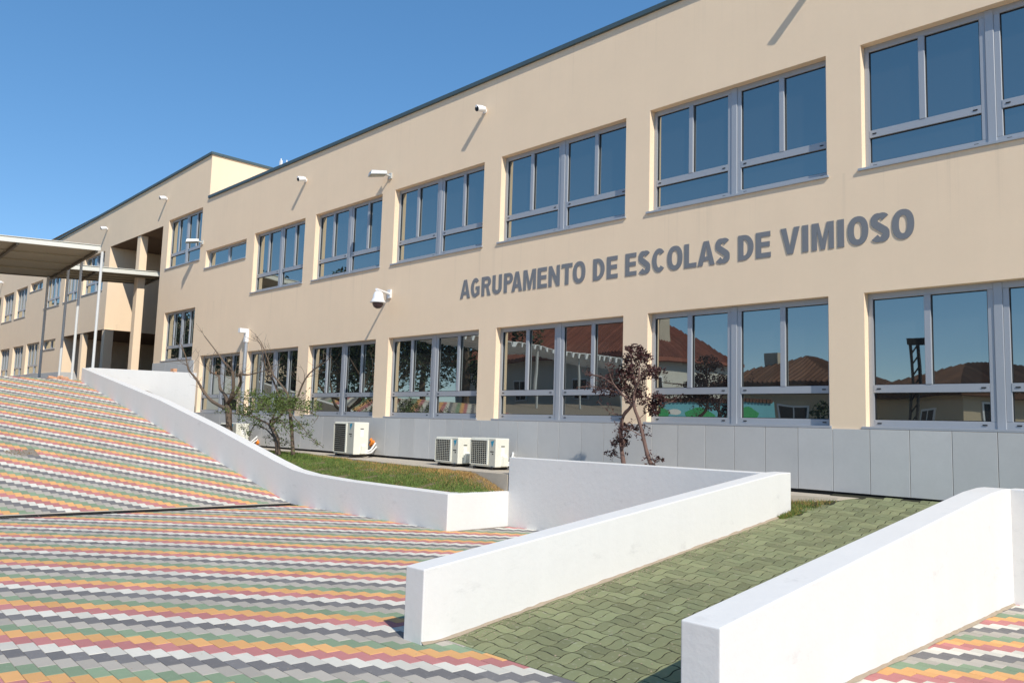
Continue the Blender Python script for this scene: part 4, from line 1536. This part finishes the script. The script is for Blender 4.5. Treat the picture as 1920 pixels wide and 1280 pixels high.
rn = random.Random(21)
T1[0][0] = [-17.80, -0.80]
plant('bare_tree', (-17.80, -1.5, -0.79), 'leafless small tree with forked trunk, leftmost behind the sloping white wall', 'tree', T1, -1.5, 0.5, ((0.080, 0.070), (0.046, 0.009)), M['bark'], rn, (11, 0.5, 0.007))
plant('bare_tree', (-15.48, -1.2, -0.79), 'thin leafless tree with pale slender trunk standing right behind the green bush', 'tree', T2, -1.2, 0.35, ((0.040, 0.034), (0.027, 0.007)), M['bark'], rn, (12, 0.42, 0.006))
root, lines, ends = plant('bush', (-15.57, -1.5, -0.79), 'spreading green-leaved bush between the two bare trees', 'bush', BU, -1.5, 0.45, ((0.060, 0.045), (0.024, 0.005)), M['bark'], rn, (8, 0.32, 0.005))
b = MB()
pts_on = [p for ln in lines[1:] for p in ln[len(ln) // 3:]] + ends
for x, z, rx, rz_, n in BE:
    for _ in range(int(n * 5.0)):
        q = None
        while q is None or q.length > 1:
            q = Vector((rn.uniform(-1, 1), rn.uniform(-1, 1), rn.uniform(-1, 1)))
        c = Vector((x + q.x * rx, -1.45 + q.y * 0.5, z + q.z * rz_))
        if mnoise.noise(c * 4.5) < 0.02:
            continue
        leaf(b, c, 0.06, rn, rn.random() * .98 + .01)
for _ in range(1500):
    p = rn.choice(pts_on)
    leaf(b, p + Vector((rn.gauss(0, .03), rn.gauss(0, .03), rn.gauss(0, .03))), 0.05, rn, rn.random() * .98 + .01)
b.build('foliage', M['leaf'], root, kind='stuff')

root, lines, ends = plant('plum_shrub', (-6.8, -0.8, -0.79), 'two-stemmed shrub with dark purple leaves in front of the stone base', 'shrub', T3, -0.8, 0.28, ((0.036, 0.012), (0.014, 0.004)), M['bark_plum'], rn, (5, 0.18, 0.003), trunks=(0, 2))
b = MB()
for x, z, rx, rz_, n in TE:
    for _ in range(int(n * 4.2)):
        q = None
        while q is None or q.length > 1:
            q = Vector((rn.uniform(-1, 1), rn.uniform(-1, 1), rn.uniform(-1, 1)))
        c = Vector((x + q.x * rx, -0.8 + q.y * max(0.12, rx * .8), z + q.z * rz_))
        if mnoise.noise(c * 9) < -0.08:
            continue
        leaf(b, c, 0.05, rn, rn.random() * .98 + .01)
pts_on = [p for ln in lines[3:] for p in ln[len(ln) // 3:]] + ends
for _ in range(500):
    p = rn.choice(pts_on)
    leaf(b, p + Vector((rn.gauss(0, .02), rn.gauss(0, .02), rn.gauss(0, .02))), 0.045, rn, rn.random() * .98 + .01)
b.build('foliage', M['leaf_plum'], root, kind='stuff')

# ------------------------------------------------------------------ street side behind the camera (seen in the window panes)
def house(name, corner, ang_, La, Lb, zbase, zeave, hroof, label, wallm, roofm, wins, chimney=None, ov=0.45):
    """corner nearest the school; a runs along ang_, b runs 90 degrees left of it"""
    root = thing(name, (corner[0], corner[1], zbase), label, 'house')
    ax = Vector((math.cos(ang_), math.sin(ang_), 0))
    bx = Vector((-ax.y, ax.x, 0))
    K = Vector((corner[0], corner[1], 0))

    def P(a, bb, z):
        return K + ax * a + bx * bb + Vector((0, 0, z))
    b = MB()
    b.hexa([P(0, 0, zbase), P(La, 0, zbase), P(La, Lb, zbase), P(0, Lb, zbase)], [P(0, 0, zeave), P(La, 0, zeave), P(La, Lb, zeave), P(0, Lb, zeave)])
    b.build('wall', wallm, root)
    # hipped roof with raised tile rows
    ins = min(La, Lb) / 2 + ov
    ze, zr_ = zeave - 0.02, zeave + hroof
    c = [P(-ov, -ov, ze), P(La + ov, -ov, ze), P(La + ov, Lb + ov, ze), P(-ov, Lb + ov, ze)]
    if La >= Lb:
        r0, r1 = P(ins - ov, Lb / 2, zr_), P(La - ins + ov, Lb / 2, zr_)
        quads = [(c[0], c[1], r1, r0), (c[2], c[3], r0, r1)]
        trisf = [(c[1], c[2], r1), (c[3], c[0], r0)]
    else:
        r0, r1 = P(La / 2, ins - ov, zr_), P(La / 2, Lb - ins + ov, zr_)
        quads = [(c[1], c[2], r1, r0), (c[3], c[0], r0, r1)]
        trisf = [(c[0], c[1], r0), (c[2], c[3], r1)]
    b = MB()
    b.hexa([p - Vector((0, 0, .18)) for p in c], [p - Vector((0, 0, .004)) for p in c])
    for q in quads + trisf:
        b.poly(q)
        e0, e1 = q[0], q[1]
        t0 = q[-1]
        t1 = q[2]
        n = int((e1 - e0).length / 0.24)
        nrm = (e1 - e0).cross(t0 - e0).normalized()
        if nrm.z < 0:
            nrm = -nrm
        for i in range(n):
            u = (i + .5) / n
            p0 = e0.lerp(e1, u)
            if len(q) == 4:
                # climb straight up the slope until the hip or the ridge
                L1 = (e1 - e0).length
                d = (e1 - e0).normalized()
                base0 = (t0 - e0).dot(d)
                base1 = L1 - (t1 - e0).dot(d)
                s_ = u * L1
                f = 1.0
                if s_ < base0:
                    f = s_ / base0
                elif s_ > L1 - base1:
                    f = (L1 - s_) / base1
                up_ = (t0 - e0) - d * base0
            else:
                L1 = (e1 - e0).length
                d = (e1 - e0).normalized()
                bs = (t1 - e0).dot(d)
                s_ = u * L1
                f = s_ / bs if s_ < bs else (L1 - s_) / (L1 - bs)
                up_ = (t1 - e0) - d * bs
            p1 = p0 + up_ * f
            hw = d * 0.07
            b.mesh_part([p0 - hw + nrm * .005, p0 + nrm * .07, p0 + hw + nrm * .005, p1 + hw + nrm * .005, p1 + nrm * .07, p1 - hw + nrm * .005],
                        [(0, 1, 4, 5), (1, 2, 3, 4), (0, 2, 1)], 0, random.random() * .98 + .01)
    rf = b.build('roof', roofm, root)
    if chimney:
        a0, b0, w_, zt_ = chimney
        b = MB()
        b.hexa([P(a0, b0, zeave), P(a0 + w_, b0, zeave), P(a0 + w_, b0 + w_ * .7, zeave), P(a0, b0 + w_ * .7, zeave)],
               [P(a0, b0, zt_), P(a0 + w_, b0, zt_), P(a0 + w_, b0 + w_ * .7, zt_), P(a0, b0 + w_ * .7, zt_)])
        b.build('chimney', M['concrete'], rf)
    for side, s0, w_, z0, z1 in wins:
        b = MB()
        g = MB()
        if side == 'a':
            q = lambda s_, z, d_: P(s_, -d_, z)
        else:
            q = lambda s_, z, d_: P(-d_, s_, z)
        def slab(mb, sa, sb, za, zb, d0, d1):
            vs = [q(s_, z, d_) for d_ in (d0, d1) for s_, z in ((sa, za), (sb, za), (sb, zb), (sa, zb))]
            mb.mesh_part(vs, [(0, 1, 2, 3), (7, 6, 5, 4), (0, 4, 5, 1), (1, 5, 6, 2), (2, 6, 7, 3), (3, 7, 4, 0)])
        slab(b, s0, s0 + w_, z0, z1, 0.002, 0.05)
        wn = b.build('window', M['camwhite'], root)
        slab(g, s0 + .08, s0 + w_ / 2 - .03, z0 + .08, z1 - .08, 0.05, 0.055)
        slab(g, s0 + w_ / 2 + .03, s0 + w_ - .08, z0 + .08, z1 - .08, 0.05, 0.055)
        g.build('pane', M['black'], wn)
    return root


house('house', (-26.0, -24.0), math.radians(183), 15, 9.5, 0.6, 4.0, 3.9, 'large white house with red tiled hip roof and tall chimney across the street', M['house'], M['tile'],
      [('b', 1.6, 1.1, 1.6, 3.0), ('b', 5.6, 1.1, 1.6, 3.0), ('a', 3, 1.2, 1.4, 2.8), ('a', 8, 1.2, 1.4, 2.8)], (1.0, 3.6, 1.4, 6.7))
house('house', (-15.2, -24.2), math.radians(180), 5.5, 7, -1.6, 2.3, 1.35, 'low house with brown tiled roof standing in shade across the street', M['house_beige'], M['tile_brown'],
      [('a', 1.2, 1.3, 0.2, 1.4), ('a', 2.9, 1.3, 0.2, 1.4)], (3.6, 2.0, 0.7, 3.9))
house('house', (-9.9, -23.2), math.radians(180 + 32), 5.0, 9, -1.6, 1.85, 1.35, 'small beige house with brown hip roof and bright walls across the street', M['house_beige'], M['tile_brown'],
      [('a', 1.3, 0.8, 0.2, 1.2), ('b', 1.0, 0.9, 0.1, 1.4), ('b', 4.0, 1.2, 0.0, 0.9)])

# painted boundary wall with tile coping
pw0, pw1 = Vector((-19.1, -14.9, 0)), Vector((-16.6, -21.6, 0))
mw_ = thing('boundary_wall', ((pw0.x + pw1.x) / 2, (pw0.y + pw1.y) / 2, -1.5), 'boundary wall with tile coping and a childlike painted blue mural with green trees', 'wall')
dv = (pw1 - pw0).normalized()
nv_ = Vector((-dv.y, dv.x, 0))          # faces +X / +Y side
if nv_.x < 0:
    nv_ = -nv_
LW = (pw1 - pw0).length


def wp(s_, z, d_):
    return pw0 + dv * s_ + nv_ * d_ + Vector((0, 0, z))


b = MB()
b.hexa([wp(0, -1.6, -.1), wp(LW, -1.6, -.1), wp(LW, -1.6, .1), wp(0, -1.6, .1)], [wp(0, 1.33, -.1), wp(LW, 1.33, -.1), wp(LW, 1.33, .1), wp(0, 1.33, .1)])
b.build('wall', M['mural_sky'], mw_)
b = MB()
for k in range(int(LW / 0.2)):
    s_ = k * 0.2 + 0.1
    b.tube([wp(s_, 1.39, -.18), wp(s_, 1.34, .2)], 0.085, 8)
b.build('coping_tiles', M['tile_brown'], mw_)


def mural(name, shapes, mm, d_):
    b = MB()
    for sh in shapes:
        vs = [wp(s_, z, d_) for s_, z in sh]
        b.poly(vs)
    b.build(name, mm, mw_)


for s0 in (1.2, 3.3, 5.6):
    mural('painted_tree', [[(s0 + .65 * math.cos(a) * (1 + .1 * math.sin(5 * a)), 0.75 + .30 * math.sin(a) * (1 + .1 * math.cos(4 * a))) for a in [2 * math.pi * i / 20 for i in range(20)]]], M['mural_green'], 0.104)
    mural('painted_trunk', [[(s0 - .3 + .2 * j, 0.5), (s0 - .22 + .2 * j, 0.5), (s0 + .05 + .03 * j, -0.6), (s0 - .02 + .03 * j, -0.6)] for j in range(4)], M['mural_trunk'], 0.107)
mural('painted_rainbow', [[(4.1, 0.1), (4.5, -0.1), (5.0, 0.9), (4.8, 1.0)]], M['mural_orange'], 0.104)
mural('painted_cloud', [[(2.1 + .35 * math.cos(a), 0.85 + .12 * math.sin(a)) for a in [2 * math.pi * i / 14 for i in range(14)]]], M['white'], 0.104)

# walkway canopy with white corrugated edge and posts
wc = thing('walkway_canopy', (-25.4, -15.5, 0.9), 'long walkway canopy with white corrugated edge on thin posts across the plaza', 'canopy')
b = MB()
y = -9.6
zq = lambda yy: 3.50 + (yy + 10) * 0.022
while y > -23.5:
    z = zq(y)
    b.mesh_part([(xx, y + dy, z + dz) for xx in (-24.9, -27.4) for dy, dz in ((0, 0), (-.1, 0), (-.15, .19), (-.4, .19), (-.45, 0))],
                [(i, i + 1, 6 + i, 5 + i) for i in range(4)])
    b.mesh_part([(-24.89, y, z), (-24.89, y - .1, z), (-24.89, y - .15, z + .19), (-24.89, y - .4, z + .19), (-24.89, y - .45, z), (-24.89, y - .47, z + .22), (-24.89, y + .02, z + .22)], [(0, 1, 2, 3, 4, 5, 6)])
    y -= 0.45
b.build('corrugated_roof', M['camwhite'], wc)
for y in (-10, -13, -16, -19, -22):
    b = MB()
    b.tube([(-25.2, y, 0.7), (-25.2, y, zq(y) + .02)], 0.06, 8)
    b.build('post', M['steel_post'], wc)

# dark mast
ms = thing('street_mast', (-9.1, -16.0, -1.5), 'dark lattice mast with a small head behind the plaza', 'mast')
b = MB()
for dx in (-.1, .1):
    b.tube([(-9.1 + dx, -16, -1.55), (-9.1 + dx, -16, 2.9)], 0.045, 6)
for k in range(12):
    z = -1.3 + k * .35
    b.tube([(-9.2, -16, z), (-9.0, -16, z + .3)], 0.025, 5)
b.build('lattice', M['iron'], ms)
b = MB()
b.box(-9.25, -8.75, -16.1, -15.9, 2.85, 3.05)
b.build('head', M['iron'], ms)


def street_tree(x, y, zb, h, r, seed, label, n=7500):
    rr = random.Random(seed)
    root = thing('street_tree', (x, y, zb), label, 'tree', 'trees across the street')
    b = MB()
    b.tube([(x, y, zb - .2), (x + .1, y, zb + h * .35), (x, y + .1, zb + h * .75)], [.2, .15, .05], 7)
    for k in range(6):
        a = rr.uniform(0, 6.28)
        z0 = zb + h * rr.uniform(.3, .6)
        b.tube([(x, y, z0), (x + r * .5 * math.cos(a), y + r * .5 * math.sin(a), z0 + h * .15)], [.07, .02], 5)
    b.build('trunk', M['bark'], root)
    cl = [(Vector((rr.gauss(0, r * .42), rr.gauss(0, r * .42), h * rr.uniform(.14, .90))), r * rr.uniform(.3, .55)) for _ in range(20)]
    b = MB()
    for _ in range(n):
        c, q = rr.choice(cl)
        v = Vector((rr.gauss(0, 1), rr.gauss(0, 1), rr.gauss(0, 1))).normalized() * q * rr.random() ** .4
        leaf(b, Vector((x, y, zb)) + c + v, 0.26, rr, rr.random() * .98 + .01)
    b.build('crown', M['leaf_dark'], root)
    return root


street_tree(-33, -13.0, .9, 6.6, 2.6, 1, 'dark dense tree beyond the corrugated walkway, nearest the plaza')
street_tree(-36, -18.0, .9, 7.0, 3.0, 2, 'tall dark tree beyond the corrugated walkway, left of the white house')
street_tree(-30.5, -16.4, .9, 7.4, 2.4, 3, 'dark tree rising behind the walkway posts, close to the white house')
street_tree(-40, -12.0, .9, 5.6, 3.0, 4, 'broad dark tree furthest down the street before the terrace wall')
street_tree(-47, -9.5, .9, 5.2, 3.0, 7, 'low dark tree at the far end of the street')
street_tree(-53, -13.5, .9, 6.5, 3.4, 8, 'wide dark tree last in the row along the street')
street_tree(-43, -17.0, .9, 7.5, 3.4, 9, 'tall dark tree behind the broad tree down the street')
street_tree(-13.6, -21.5, -1.5, 3.0, 1.0, 6, 'small round dark tree before the shaded low house', 1500)
